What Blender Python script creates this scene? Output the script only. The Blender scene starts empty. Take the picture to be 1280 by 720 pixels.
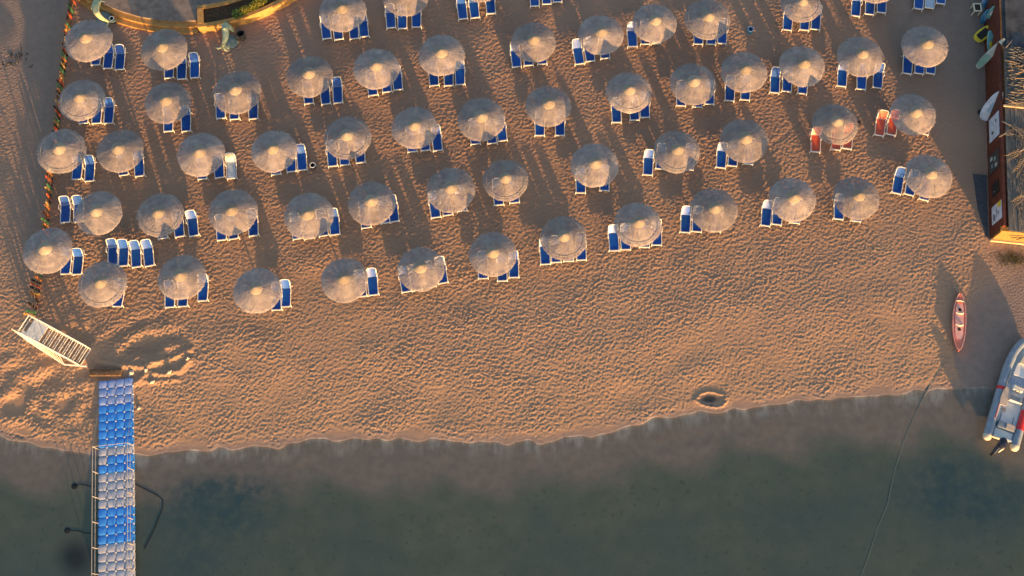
import bpy, bmesh, math, random
import numpy as np
from mathutils import Vector, Matrix
R = math.radians
random.seed(7)
rng = np.random.default_rng(11)
scene = bpy.context.scene
col = scene.collection

# ------------------------------------------------------------------ camera, sky, sun, exposure
TILT = R(18.0); DIST = 70.0; FPX = 1344.0
CAM = Vector((0.0, -DIST*math.sin(TILT), DIST*math.cos(TILT)))
cd = bpy.data.cameras.new('camera'); cam = bpy.data.objects.new('camera', cd); col.objects.link(cam)
cam.location = CAM; cam.rotation_euler = (TILT, 0, 0)
cd.sensor_width = 36; cd.lens = 36*FPX/1280; cd.clip_end = 3000; cd.clip_start = 0.5
scene.camera = cam

SUN_EL = R(6.2); SUN_AZ = R(158.0)          # azimuth clockwise from +Y
SKY_STRENGTH = 0.138; SUN_STRENGTH = 5.0; EXPOSURE = 1.52
world = bpy.data.worlds.new('World'); scene.world = world; world.use_nodes = True
wn = world.node_tree.nodes; wl = world.node_tree.links
sky = wn.new('ShaderNodeTexSky'); sky.sky_type = 'NISHITA'; sky.sun_disc = False
sky.sun_elevation = SUN_EL; sky.sun_rotation = SUN_AZ
sky.air_density = 1.0; sky.dust_density = 2.0; sky.ozone_density = 1.0
bg = wn['Background']; wl.new(sky.outputs[0], bg.inputs[0]); bg.inputs[1].default_value = SKY_STRENGTH
ld = bpy.data.lights.new('sun', 'SUN'); sun = bpy.data.objects.new('sun', ld); col.objects.link(sun)
ld.energy = SUN_STRENGTH; ld.angle = R(0.5); ld.color = (1.0, 0.52, 0.175)
sdir = Vector((math.sin(SUN_AZ)*math.cos(SUN_EL), math.cos(SUN_AZ)*math.cos(SUN_EL), math.sin(SUN_EL)))
sun.rotation_euler = sdir.to_track_quat('Z', 'Y').to_euler()
sun.location = (20, -40, 30)
vs = scene.view_settings
vs.view_transform = 'Standard'; vs.look = 'None'; vs.gamma = 1.0; vs.exposure = EXPOSURE
vs.use_curve_mapping = False
scene.render.engine = 'CYCLES'
scene.cycles.max_bounces = 6; scene.cycles.transparent_max_bounces = 16

# ------------------------------------------------------------------ helpers
def P(px, py, h=0.2):
    dx = (px-640)/FPX; dy = (360-py)/FPX
    F = Vector((0, math.sin(TILT), -math.cos(TILT))); U = Vector((0, math.cos(TILT), math.sin(TILT)))
    d = F + U*dy + Vector((dx, 0, 0))
    t = (h-CAM.z)/d.z
    return CAM + d*t
ZG = 0.2

class MB:
    def __init__(s): s.v = []; s.f = []
    def add(s, vs_, fs):
        o = len(s.v); s.v += [tuple(p) for p in vs_]; s.f += [tuple(i+o for i in f) for f in fs]; return s
    def box(s, c, d, rz=0.0, M=None):
        x, y, z = d[0]/2, d[1]/2, d[2]/2
        vv = [Vector((a*x, b*y, e*z)) for e in (-1, 1) for (a, b) in ((-1,-1),(1,-1),(1,1),(-1,1))]
        m = M if M else Matrix.Rotation(rz, 3, 'Z')
        vv = [m @ p + Vector(c) for p in vv]
        return s.add(vv, [(3,2,1,0),(4,5,6,7),(0,1,5,4),(1,2,6,5),(2,3,7,6),(3,0,4,7)])
    def bar(s, a, b, w, h):                      # rectangular bar from a to b
        a = Vector(a); b = Vector(b); d = b-a; L = d.length
        q = d.to_track_quat('X', 'Z').to_matrix()
        return s.box((a+b)/2, (L, w, h), M=q)
    def tube(s, pts, r, n=8, caps=True, flat=1.0):
        pts = [Vector(p) for p in pts]; m = len(pts)
        rr = r if isinstance(r, (list, tuple)) else [r]*m
        vv = []; ff = []
        up = None
        for i, p in enumerate(pts):
            t = (pts[min(i+1, m-1)]-pts[max(i-1, 0)])
            t = t.normalized() if t.length > 1e-9 else Vector((0,0,1))
            if up is None:
                up = Vector((0,0,1)) if abs(t.z) < 0.9 else Vector((0,1,0))
            a = t.cross(up)
            a = a.normalized() if a.length > 1e-6 else t.orthogonal().normalized()
            b = a.cross(t).normalized(); up = b
            for k in range(n):
                th = 2*math.pi*k/n
                vv.append(p + a*(rr[i]*math.cos(th)) + b*(rr[i]*flat*math.sin(th)))
        for i in range(m-1):
            for k in range(n):
                k2 = (k+1) % n
                ff.append((i*n+k, i*n+k2, (i+1)*n+k2, (i+1)*n+k))
        if caps:
            ff.append(tuple(range(n-1, -1, -1))); ff.append(tuple((m-1)*n+k for k in range(n)))
        return s.add(vv, ff)
    def lathe(s, prof, n=16, c=(0,0,0), caps=True):
        vv = []; ff = []
        for (r, z) in prof:
            for k in range(n):
                th = 2*math.pi*k/n; vv.append((c[0]+r*math.cos(th), c[1]+r*math.sin(th), c[2]+z))
        m = len(prof)
        for i in range(m-1):
            for k in range(n):
                k2 = (k+1) % n
                ff.append((i*n+k, i*n+k2, (i+1)*n+k2, (i+1)*n+k))
        if caps:
            ff.append(tuple(range(n-1, -1, -1))); ff.append(tuple((m-1)*n+k for k in range(n)))
        return s.add(vv, ff)
    def prism(s, poly, z0, z1):
        n = len(poly)
        vv = [(p[0], p[1], z0) for p in poly]+[(p[0], p[1], z1) for p in poly]
        ff = [tuple(range(n-1, -1, -1)), tuple(range(n, 2*n))]+[(i, (i+1) % n, n+(i+1) % n, n+i) for i in range(n)]
        return s.add(vv, ff)
    def slab(s, top, thick):                     # 3d polygon (planar) given thickness along -normal
        top = [Vector(p) for p in top]
        nrm = (top[1]-top[0]).cross(top[2]-top[0]).normalized()
        n = len(top); bot = [p-nrm*thick for p in top]
        return s.add(top+bot, [tuple(range(n)), tuple(range(2*n-1, n-1, -1))]+[(i, n+i, n+(i+1) % n, (i+1) % n) for i in range(n)])
    def build(s, name, m, parent=None, smooth=False, bevel=0.0, loc=None):
        me = bpy.data.meshes.new(name); me.from_pydata(s.v, [], s.f); me.update()
        bm = bmesh.new(); bm.from_mesh(me); bmesh.ops.recalc_face_normals(bm, faces=bm.faces)
        if bevel > 0:
            es = [e for e in bm.edges if len(e.link_faces) == 2 and e.calc_face_angle(0) > R(35)]
            bmesh.ops.bevel(bm, geom=es, offset=bevel, segments=2, affect='EDGES', profile=0.6)
        bm.to_mesh(me); bm.free()
        if smooth:
            me.polygons.foreach_set('use_smooth', [True]*len(me.polygons))
            try: me.set_sharp_from_angle(angle=R(40))
            except Exception: pass
        me.materials.append(m)
        o = bpy.data.objects.new(name, me); col.objects.link(o)
        if parent: o.parent = parent
        if loc is not None: o.location = loc
        return o

def tag(o, label=None, cat=None, group=None, kind=None):
    if label: o['label'] = label
    if cat: o['category'] = cat
    if group: o['group'] = group
    if kind: o['kind'] = kind
    return o
def empty(name, loc, rz=0.0):
    o = bpy.data.objects.new(name, None); col.objects.link(o); o.location = loc; o.rotation_euler = (0, 0, rz)
    o.empty_display_size = 0.2
    return o
def dup(root, loc=None, rz=None):
    kids = list(root.children)
    r = root.copy(); col.objects.link(r)
    if loc is not None: r.location = loc
    if rz is not None: r.rotation_euler = (0, 0, rz)
    for ch in kids:
        c = ch.copy(); col.objects.link(c); c.parent = r
        for g in list(ch.children):
            d = g.copy(); col.objects.link(d); d.parent = c
    return r

# ------------------------------------------------------------------ materials
def newmat(name):
    m = bpy.data.materials.new(name); m.use_nodes = True
    nt = m.node_tree; b = nt.nodes['Principled BSDF']; return m, nt, b
def pset(b, **k):
    for key, v in k.items():
        b.inputs[key].default_value = v
def ramp_noise(nt, scale, c0, c1, detail=4, lo=0.35, hi=0.65, coord='Object', stretch=(1,1,1), rough=0.55):
    tc = nt.nodes.new('ShaderNodeTexCoord'); mp = nt.nodes.new('ShaderNodeMapping')
    mp.inputs['Scale'].default_value = stretch
    nt.links.new(tc.outputs[coord], mp.inputs[0])
    n = nt.nodes.new('ShaderNodeTexNoise'); n.inputs['Scale'].default_value = scale; n.inputs['Detail'].default_value = detail
    n.inputs['Roughness'].default_value = rough
    nt.links.new(mp.outputs[0], n.inputs['Vector'])
    r = nt.nodes.new('ShaderNodeValToRGB'); r.color_ramp.elements[0].position = lo; r.color_ramp.elements[1].position = hi
    r.color_ramp.elements[0].color = (*c0, 1); r.color_ramp.elements[1].color = (*c1, 1)
    nt.links.new(n.outputs['Fac'], r.inputs[0])
    return r, n, mp
def simple(name, c0, c1, scale=6, rough=0.6, spec=0.4, bump=0.0, stretch=(1,1,1), metal=0.0, lo=0.35, hi=0.65, vary=0.0):
    m, nt, b = newmat(name)
    r, n, mp = ramp_noise(nt, scale, c0, c1, stretch=stretch, lo=lo, hi=hi)
    out = r.outputs[0]
    if vary:
        oi = nt.nodes.new('ShaderNodeObjectInfo'); hs = nt.nodes.new('ShaderNodeHueSaturation')
        mr = nt.nodes.new('ShaderNodeMapRange'); mr.inputs['To Min'].default_value = 1-vary; mr.inputs['To Max'].default_value = 1+vary
        nt.links.new(oi.outputs['Random'], mr.inputs[0]); nt.links.new(mr.outputs[0], hs.inputs['Value'])
        nt.links.new(out, hs.inputs['Color']); out = hs.outputs[0]
        ad = nt.nodes.new('ShaderNodeVectorMath'); ad.operation = 'ADD'
        sc = nt.nodes.new('ShaderNodeVectorMath'); sc.operation = 'SCALE'; sc.inputs[3].default_value = 37.0
        cb = nt.nodes.new('ShaderNodeCombineXYZ')
        for i in range(3): nt.links.new(oi.outputs['Random'], cb.inputs[i])
        nt.links.new(cb.outputs[0], sc.inputs[0]); nt.links.new(mp.outputs[0], ad.inputs[0]); nt.links.new(sc.outputs[0], ad.inputs[1])
        nt.links.new(ad.outputs[0], n.inputs['Vector'])
    nt.links.new(out, b.inputs['Base Color'])
    pset(b, Roughness=rough, Metallic=metal); b.inputs['Specular IOR Level'].default_value = spec
    if bump:
        bp = nt.nodes.new('ShaderNodeBump'); bp.inputs['Strength'].default_value = bump; bp.inputs['Distance'].default_value = 0.02
        nt.links.new(n.outputs['Fac'], bp.inputs['Height']); nt.links.new(bp.outputs[0], b.inputs['Normal'])
    return m

M = {}
M['white'] = simple('white_plastic', (.66,.66,.66), (.80,.80,.79), 9, .45, .4, vary=.06)
M['white_metal'] = simple('white_metal', (.62,.62,.60), (.82,.82,.80), 5, .4, .5)
M['blue'] = simple('blue_sling', (.002,.058,.31), (.004,.080,.40), 7, .42, .5, vary=.22)
M['blue_back'] = simple('blue_back_sling', (.008,.070,.36), (.016,.10,.46), 7, .38, .6, vary=.22)
M['red'] = simple('red_sling', (.52,.09,.055), (.62,.13,.08), 7, .42, .5, vary=.1)
M['towel'] = simple('light_blue_towel', (.30,.42,.60), (.42,.54,.70), 12, .9, .1, bump=.3)
M['cream'] = simple('cream_cloth', (.72,.66,.50), (.82,.78,.62), 8, .9, .1, bump=.3)
M['pole'] = simple('pole_wood', (.16,.10,.06), (.28,.19,.12), 10, .8, .2, stretch=(1,1,.1))
M['bin'] = simple('dark_bin', (.03,.03,.035), (.06,.06,.065), 8, .5, .4)
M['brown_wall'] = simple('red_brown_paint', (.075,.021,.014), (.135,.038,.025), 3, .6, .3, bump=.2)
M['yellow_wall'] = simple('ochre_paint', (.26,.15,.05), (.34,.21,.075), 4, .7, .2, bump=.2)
M['dark_roof'] = simple('bitumen_roof', (.035,.042,.055), (.075,.085,.105), 1.4, .85, .2, bump=.3)
M['plank'] = simple('grey_plank', (.10,.095,.09), (.20,.19,.18), 4, .85, .2, bump=.5, stretch=(6,.5,1))
M['beam'] = simple('pale_beam', (.38,.28,.17), (.55,.42,.27), 8, .8, .2, stretch=(.3,4,1))
M['stone'] = simple('terrace_paving', (.16,.13,.12), (.25,.21,.19), 2.2, .85, .2, bump=.3)
M['brick'] = simple('wall_render', (.34,.19,.07), (.46,.27,.10), 3, .85, .2, bump=.3)
M['soil'] = simple('planter_soil', (.05,.03,.02), (.10,.065,.04), 6, .95, .1, bump=.5)
M['kayak'] = simple('coral_plastic', (.64,.15,.10), (.72,.22,.15), 2.5, .4, .5)
M['kayak_in'] = simple('faded_pink_plastic', (.66,.33,.31), (.74,.43,.40), 3, .5, .4)
M['rubber'] = simple('tube_rubber', (.17,.22,.31), (.23,.29,.38), 3, .45, .4)
M['rubber_tip'] = simple('tube_tip', (.55,.47,.36), (.66,.58,.46), 4, .5, .4)
M['gelcoat'] = simple('white_gelcoat', (.62,.64,.66), (.76,.77,.77), 2, .3, .5)
M['cushion'] = simple('grey_blue_cushion', (.10,.15,.22), (.16,.22,.30), 5, .7, .3)
M['tan'] = simple('tan_cover', (.40,.34,.30), (.50,.43,.38), 4, .85, .2)
M['redpatch'] = simple('red_patch', (.50,.02,.03), (.60,.04,.05), 5, .5, .4)
M['motor'] = simple('motor_navy', (.012,.016,.035), (.03,.035,.06), 5, .3, .5)
M['rope'] = simple('rope', (.28,.26,.22), (.42,.40,.34), 20, .9, .1)
M['rope_wet'] = simple('wet_rope', (.26,.29,.26), (.38,.40,.36), 20, .8, .2)
M['chain'] = simple('chain_dark', (.012,.013,.015), (.03,.03,.03), 20, .7, .3)
M['statue'] = simple('pale_green_statue', (.26,.34,.26), (.44,.48,.32), 3, .6, .3, bump=.3)
M['statue_base'] = simple('turquoise_base', (.10,.16,.18), (.16,.22,.24), 3, .7, .3)
M['log'] = simple('wet_wood', (.09,.06,.04), (.17,.11,.07), 5, .85, .2, bump=.5)
M['shell'] = simple('white_stone', (.42,.37,.31), (.66,.61,.54), 9, .8, .2, bump=.3)
M['mat'] = simple('dark_mat', (.055,.06,.075), (.10,.105,.125), 9, .95, .1, bump=.4)
M['frond'] = simple('dry_frond', (.26,.19,.12), (.44,.34,.22), 6, .85, .2)
M['frond_grey'] = simple('grey_frond', (.115,.108,.105), (.20,.188,.18), 6, .85, .2)
M['float_blue'] = simple('float_blue', (.030,.22,.78), (.055,.30,.88), 3, .45, .5, vary=.08)
M['float_dusty'] = simple('float_dusty_blue', (.12,.28,.70), (.36,.42,.66), 2.2, .65, .3, vary=.08)
M['float_grey'] = simple('float_grey', (.32,.36,.48), (.42,.46,.56), 3, .5, .4, vary=.07)
M['float_pin'] = simple('float_pin', (.40,.44,.52), (.50,.53,.58), 6, .5, .4)
M['steel'] = simple('rail_steel', (.45,.42,.38), (.6,.56,.5), 8, .35, .5, metal=.3)
M['black'] = simple('black_rubber', (.012,.012,.013), (.025,.025,.026), 8, .6, .3)
M['yellow'] = simple('yellow_foam', (.52,.42,.02), (.62,.50,.03), 5, .5, .4)
for nm, c in (('picket_red', (.44,.09,.04)), ('picket_green', (.05,.20,.09)), ('picket_orange', (.50,.20,.06)), ('picket_dark', (.045,.035,.03)), ('picket_yellow', (.50,.33,.11))):
    M[nm] = simple(nm, tuple(x*.75 for x in c), tuple(min(1, x*1.15) for x in c), 8, .75, .2, vary=.2)
for nm, c in (('board_blue', (.06,.26,.50)), ('board_teal', (.16,.40,.42)), ('board_white', (.55,.62,.78)), ('board_silver', (.42,.45,.46)), ('board_sky', (.25,.42,.66)), ('board_green', (.20,.36,.31))):
    M[nm] = simple(nm, tuple(x*.8 for x in c), tuple(min(1, x*1.1) for x in c), 3, .35, .5)

# thatch: a thin reed cover one can partly see through
def thatch(name, c0, c1, gap0, gap1):
    m, nt, b = newmat(name); L = nt.links
    tc = nt.nodes.new('ShaderNodeTexCoord'); oi = nt.nodes.new('ShaderNodeObjectInfo')
    sx = nt.nodes.new('ShaderNodeSeparateXYZ'); L.new(tc.outputs['Object'], sx.inputs[0])
    at = nt.nodes.new('ShaderNodeMath'); at.operation = 'ARCTAN2'; L.new(sx.outputs[1], at.inputs[0]); L.new(sx.outputs[0], at.inputs[1])
    ln = nt.nodes.new('ShaderNodeVectorMath'); ln.operation = 'LENGTH'; L.new(tc.outputs['Object'], ln.inputs[0])
    cb = nt.nodes.new('ShaderNodeCombineXYZ')
    k1 = nt.nodes.new('ShaderNodeMath'); k1.operation = 'MULTIPLY'; k1.inputs[1].default_value = 30.0; L.new(at.outputs[0], k1.inputs[0])
    k2 = nt.nodes.new('ShaderNodeMath'); k2.operation = 'MULTIPLY'; k2.inputs[1].default_value = 2.0; L.new(ln.outputs[1], k2.inputs[0])
    L.new(k1.outputs[0], cb.inputs[0]); L.new(k2.outputs[0], cb.inputs[1])
    rz = nt.nodes.new('ShaderNodeMath'); rz.operation = 'MULTIPLY'; rz.inputs[1].default_value = 60; L.new(oi.outputs['Random'], rz.inputs[0])
    L.new(rz.outputs[0], cb.inputs[2])
    n1 = nt.nodes.new('ShaderNodeTexNoise'); n1.inputs['Scale'].default_value = 1.6; n1.inputs['Detail'].default_value = 5; n1.inputs['Roughness'].default_value = .7
    L.new(cb.outputs[0], n1.inputs['Vector'])
    # patches of older reed
    ad = nt.nodes.new('ShaderNodeVectorMath'); ad.operation = 'ADD'; L.new(tc.outputs['Object'], ad.inputs[0])
    cb2 = nt.nodes.new('ShaderNodeCombineXYZ'); L.new(rz.outputs[0], cb2.inputs[0]); L.new(cb2.outputs[0], ad.inputs[1])
    n2 = nt.nodes.new('ShaderNodeTexNoise'); n2.inputs['Scale'].default_value = 1.7; n2.inputs['Detail'].default_value = 4
    L.new(ad.outputs[0], n2.inputs['Vector'])
    mx = nt.nodes.new('ShaderNodeMath'); mx.operation = 'ADD'; L.new(n1.outputs['Fac'], mx.inputs[0]); L.new(n2.outputs['Fac'], mx.inputs[1])
    r = nt.nodes.new('ShaderNodeMapRange'); r.inputs['From Min'].default_value = .7; r.inputs['From Max'].default_value = 1.3; L.new(mx.outputs[0], r.inputs[0])
    mc = nt.nodes.new('ShaderNodeMix'); mc.data_type = 'RGBA'; L.new(r.outputs[0], mc.inputs[0])
    mc.inputs[6].default_value = (*c0, 1); mc.inputs[7].default_value = (*c1, 1)
    hs = nt.nodes.new('ShaderNodeHueSaturation'); mr = nt.nodes.new('ShaderNodeMapRange'); mr.inputs['To Min'].default_value = .85; mr.inputs['To Max'].default_value = 1.12
    L.new(oi.outputs['Random'], mr.inputs[0]); L.new(mr.outputs[0], hs.inputs['Value']); L.new(mc.outputs[2], hs.inputs['Color'])
    L.new(hs.outputs[0], b.inputs['Base Color']); pset(b, Roughness=.9); b.inputs['Specular IOR Level'].default_value = .1
    bp = nt.nodes.new('ShaderNodeBump'); bp.inputs['Strength'].default_value = .6; bp.inputs['Distance'].default_value = .03
    L.new(n1.outputs['Fac'], bp.inputs['Height']); L.new(bp.outputs[0], b.inputs['Normal'])
    tr = nt.nodes.new('ShaderNodeBsdfTransparent'); ms = nt.nodes.new('ShaderNodeMixShader')
    g = nt.nodes.new('ShaderNodeMapRange'); g.inputs['From Min'].default_value = .35; g.inputs['From Max'].default_value = .65
    g.inputs['To Min'].default_value = gap1; g.inputs['To Max'].default_value = gap0; L.new(n2.outputs['Fac'], g.inputs[0])
    L.new(g.outputs[0], ms.inputs[0]); L.new(b.outputs[0], ms.inputs[1]); L.new(tr.outputs[0], ms.inputs[2])
    L.new(ms.outputs[0], nt.nodes['Material Output'].inputs['Surface'])
    return m
M['thatch'] = thatch('reed_thatch', (.245,.226,.25), (.40,.352,.335), .10, .34)
M['cap'] = thatch('reed_cap', (.245,.21,.18), (.36,.31,.255), 0.0, 0.0)
M['ring'] = simple('reed_ring', (.28,.27,.26), (.38,.36,.34), 12, .9, .1)

# ------------------------------------------------------------------ terrain
shore_px = [(-400,530),(-60,540),(0,545),(40,554),(110,565),(170,569),(230,564),(300,557),(400,549),(500,546),(560,549),(620,553),(680,551),(720,544),(770,535),(800,528),(860,518),(930,508),(1000,500),(1060,495),(1120,489),(1193,484),(1240,484),(1290,479),(1400,474),(1700,450)]
sp = np.array([P(a, b, 0.05)[:2] for a, b in shore_px])
weed_px = [(-400,585),(0,592),(110,600),(180,615),(250,603),(350,600),(500,598),(620,600),(700,590),(800,575),(900,560),(1000,548),(1060,545),(1150,539),(1215,546),(1260,580),(1300,575),(1500,560)]
wp = np.array([P(a, b, -0.2)[:2] for a, b in weed_px])
def sstep(a, b, x):
    t = np.clip((x-a)/(b-a), 0, 1); return t*t*(3-2*t)
XB = P(1194, 455)[0]; YB0 = P(1194, 484)[1]; YB1 = P(1194, 425)[1]

DX = 0.05
xf = np.arange(-38.6, 38.6, DX); yf = np.arange(-11.8, 24.2, DX)
xo = np.array([-900,-600,-400,-250,-160,-110,-80,-60,-50,-44,-41]); 
xs = np.concatenate([xo, xf, -xo[::-1]])
yl = np.concatenate([np.array([-900,-600,-400,-250,-160,-110,-80,-60,-48,-40,-34,-30]), np.arange(-27,-11.85,0.2)])
yh = np.array([26,29,34,42,55,75,110,160,250,400,600,900])
ys = np.concatenate([yl, yf, yh])
nfx, nfy = len(xf), len(yf)
kx = np.fft.fftfreq(nfx, DX)[None, :]; ky = np.fft.fftfreq(nfy, DX)[:, None]
kk = np.sqrt(kx*kx+ky*ky)+1e-9
def field(weight):
    w = np.fft.fft2(rng.standard_normal((nfy, nfx)))
    h = np.real(np.fft.ifft2(w*weight)); return (h-h.mean())/h.std()
kd = np.array([-0.30, 0.954])
ca = (kx*kd[0]+ky*kd[1])/kk
rip = field(np.exp(-((kk-2.9)/1.15)**2)*(0.5+0.5*ca**2))
rip = np.tanh(rip*1.5)*1.15
fine = field(np.exp(-((kk-5.2)/1.6)**2))
und = field(np.exp(-((kk-0.25)/0.2)**2))
lump = field(np.exp(-((kk-0.55)/0.3)**2)*(0.4+0.6*ca**2))
patch = field(np.exp(-(kk/0.12)**2))

# trampled sand: thousands of separate footprints and scuffs, plus walked trails
foot = np.zeros((nfy, nfx))
def stamp(x, y, a, L_, W_, dep):
    n = 9; j = int((x-xf[0])/DX); i = int((y-yf[0])/DX)
    if j < n or i < n or j >= nfx-n or i >= nfy-n: return
    yy, xx = np.mgrid[i-n:i+n+1, j-n:j+n+1]
    dx_ = xf[0]+xx*DX-x; dy_ = yf[0]+yy*DX-y
    u = (dx_*math.cos(a)+dy_*math.sin(a))/L_; v = (-dx_*math.sin(a)+dy_*math.cos(a))/W_
    q = u*u+v*v
    foot[i-n:i+n+1, j-n:j+n+1] += dep*(-np.exp(-q*1.4)+.55*np.exp(-((np.sqrt(q)-1.5)/.45)**2))
for k in range(26000):
    stamp(rng.uniform(-38, 38), rng.uniform(-11, 24), rng.normal(.25, .75), rng.uniform(.11, .20), rng.uniform(.055, .10), rng.uniform(.5, 1.2))
for k in range(34):
    x, y = rng.uniform(-36, 36), rng.uniform(-9, 22); a = rng.uniform(0, 6.28)
    for q in range(int(rng.uniform(15, 60))):
        a += rng.normal(0, .07); x += .62*math.cos(a); y += .62*math.sin(a); sd = .11*(-1)**q
        stamp(x-sd*math.sin(a), y+sd*math.cos(a), a+rng.normal(0, .15), .17, .08, 1.5)
X, Y = np.meshgrid(xs, ys)
def full(a):
    o = np.zeros_like(X); i0 = len(yl); j0 = len(xo); o[i0:i0+nfy, j0:j0+nfx] = a; return o
Rp, Fi, Un, Lu, Pa, Ft = map(full, (rip, fine, und, lump, patch, foot))
# image coordinates of each ground point, only to read the site plan off the photograph
def topx(X, Y, z=0.2):
    vx = X; vy = Y-CAM.y; vz = z-CAM.z
    F = (math.sin(TILT), -math.cos(TILT)); U = (math.cos(TILT), math.sin(TILT))
    dep = vy*F[0]+vz*F[1]; up = vy*U[0]+vz*U[1]
    dep = np.maximum(dep, 1e-3)
    return 640+FPX*vx/dep, 360-FPX*up/dep
YS = np.interp(X, sp[:, 0], sp[:, 1]) + 0.035*np.sin(X*2.3+1.2*np.sin(X*.7)) + 0.02*np.sin(X*5.9+1)+.08*np.sin(X*.61+2)+.07*Lu-.09*np.abs(np.sin(X*1.35+.8*np.sin(X*.43)+.3*Lu))
D = Y-YS
YW = np.interp(X, wp[:, 0], wp[:, 1])
PX, PY = topx(X, Y)
def gauss2(cx, cy, rx, ry): return np.exp(-(((PX-cx)/rx)**2+((PY-cy)/ry)**2))
# right hard wet flat
wR = 0.3+3.5*sstep(YB1, YB1+6, Y)
maskR = sstep(0, 1, (X-XB-0.12*np.sin(Y*1.7)-1.2*sstep(YB1, YB1+4, Y)-.6*sstep(YB1+2.5,YB1+6,Y))/wR)*(1-sstep(YB1+5, YB1+8, Y))
# fence-side packed track on the left
fence_px = [(99,-12),(88,30),(84,70),(80,100),(75,152),(70,190),(66,225),(62,268),(58,310),(52,347),(48,375),(44,398)]
fw = np.array([P(a, b)[:2] for a, b in fence_px])[::-1]
FXx = np.interp(Y, fw[:, 1], fw[:, 0])
packL = (1-sstep(-1.2, 0.2, X-FXx))*sstep(-1.5, 4.5, Y)*(1-.75*gauss2(-5, 220, 42, 140))
shadeU = sstep(P(0, 190)[1], P(0, 60)[1], Y)*sstep(P(1060, 90)[0], P(1150, 90)[0], X)  # upper right sand darkened and smoothed to stand for the hut's cast shade
pack_and_shade = np.clip(np.maximum(np.maximum(packL, maskR), shadeU*.85), 0, 1)
shore_smooth = 1-sstep(0.05, 0.55, D+0.14*Un)
dug = np.clip(1.1*gauss2(52, 488, 62, 52)+.9*gauss2(180, 440, 52, 32), 0, 1)*(1-shore_smooth)
land = 0.006+0.040*sstep(-.1, 0.9, D)+0.154*sstep(.2, 7, D)
land = np.where(D > 0, land*(1-0.6*maskR), 0)
amp = (1-0.88*pack_and_shade)*(1-0.95*shore_smooth)*(1-.45*dug)*(0.9+0.15*np.clip(Pa, -1, 1)+.13*np.clip(Un, -1.5, 1.5))
Z = land + (D > 0)*(amp*(0.0064*Rp+0.0052*Fi+0.0135*Ft)+0.009*Un*(1-shore_smooth)*(1-pack_and_shade)+0.003*Fi*pack_and_shade)
Z += (D > 0)*dug*(0.075*Lu-0.02+0.007*Fi+0.010*Rp+0.012*Ft)
Z -= 0.10*np.exp(-(((PX-96)/21)**2+((PY-419)/11)**2)**2)
def polydist(pts):
    best = np.full(X.shape, 1e9)
    w = [P(a, b) for a, b in pts]
    for a, b in zip(w[:-1], w[1:]):
        ax, ay = a[0], a[1]; bx, by = b[0]-ax, b[1]-ay
        t = np.clip(((X-ax)*bx+(Y-ay)*by)/(bx*bx+by*by), 0, 1)
        best = np.minimum(best, np.hypot(X-ax-t*bx, Y-ay-t*by))
    return best
d1 = polydist([(124,452),(150,457),(180,459),(202,451),(216,448),(238,437)])
d2 = polydist([(166,480),(186,466),(206,468),(226,463),(237,450)])
d3 = polydist([(176,477),(200,477),(222,474)])
Z += 0.13*np.exp(-(d1/.22)**2)+0.11*np.exp(-(d2/.20)**2)+0.07*np.exp(-(d3/.18)**2)
Z -= 0.03*gauss2(178, 436, 40, 11)
# dug sand pit near the water
c = P(889, 499); rr = np.hypot((X-c[0])/.88, (Y-c[1])/0.55)*(1+.13*Lu+.05*Rp)
Z += 0.07*np.exp(-((rr-.85)/.15)**2)-0.13*np.exp(-(rr/.66)**4)+.05*np.exp(-((rr-.25)/.12)**2)*(Lu > 0)
# rope drag marks and footprints trails
for pts in ([(1184,446),(1170,468),(1158,488)], [(872,330),(884,342),(893,345)], [(1000,152),(965,182),(962,262)], [(300,300),(303,345)]):
    Z -= 0.02*np.exp(-(polydist(pts)/.10)**2)*(D > 0)
# sea bed
Z = np.where(D > .5, np.maximum(Z, .03), Z)
deep = -0.012-0.045*np.minimum(-D, 6)-0.02*np.clip(-D-6, 0, 30)-0.02*np.clip(-D-36, 0, 60)
Z = np.where(D <= 0, deep+0.02*np.minimum(1, np.maximum(D+.2, 0)/.2), Z)
nz = np.sin(X*1.7+Y*.6)*np.sin(Y*1.1-X*.5)
weed = sstep(-0.4, 1.7, (YW-Y)+0.5*nz*np.sin(X*.33)+.5*np.sin(X*.9+Y))
blue = np.clip(gauss2(262, 640, 90, 42)+.8*gauss2(290, 610, 60, 16)+1.1*gauss2(1225, 625, 72, 42)+.8*gauss2(1185, 595, 70, 36)+.5*gauss2(1000, 655, 40, 30)+.5*gauss2(240,705,60,30), 0, 1)
rock_pitshade = np.clip(1.3*gauss2(90, 696, 22, 24)-.15+1.5*gauss2(888,498,11,5), 0, 1)  # seabed rock, plus shade painted dark on the sand pit floor
wet_pitshade = np.where(D <= 0, 1.0, np.clip(np.maximum(.8*maskR, np.maximum(np.exp(-(np.maximum(D, 0)/.5)**2), 1.5*gauss2(888,498,13,6))), 0, 1))  # pit floor included so its painted shade takes the dark colour
nv = X.size; ny_, nx_ = X.shape
co = np.stack([X, Y, Z], -1).reshape(-1, 3).astype(np.float32)
idx = np.arange(nv).reshape(ny_, nx_)
q = np.stack([idx[:-1, :-1], idx[:-1, 1:], idx[1:, 1:], idx[1:, :-1]], -1).reshape(-1, 4).astype(np.int32)
me = bpy.data.meshes.new('sand'); me.vertices.add(nv); me.vertices.foreach_set('co', co.ravel())
me.loops.add(q.size); me.loops.foreach_set('vertex_index', q.ravel())
me.polygons.add(len(q)); me.polygons.foreach_set('loop_start', np.arange(0, q.size, 4, dtype=np.int32))
me.polygons.foreach_set('loop_total', np.full(len(q), 4, dtype=np.int32))
me.update(calc_edges=True); me.polygons.foreach_set('use_smooth', np.ones(len(q), dtype=bool))
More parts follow.
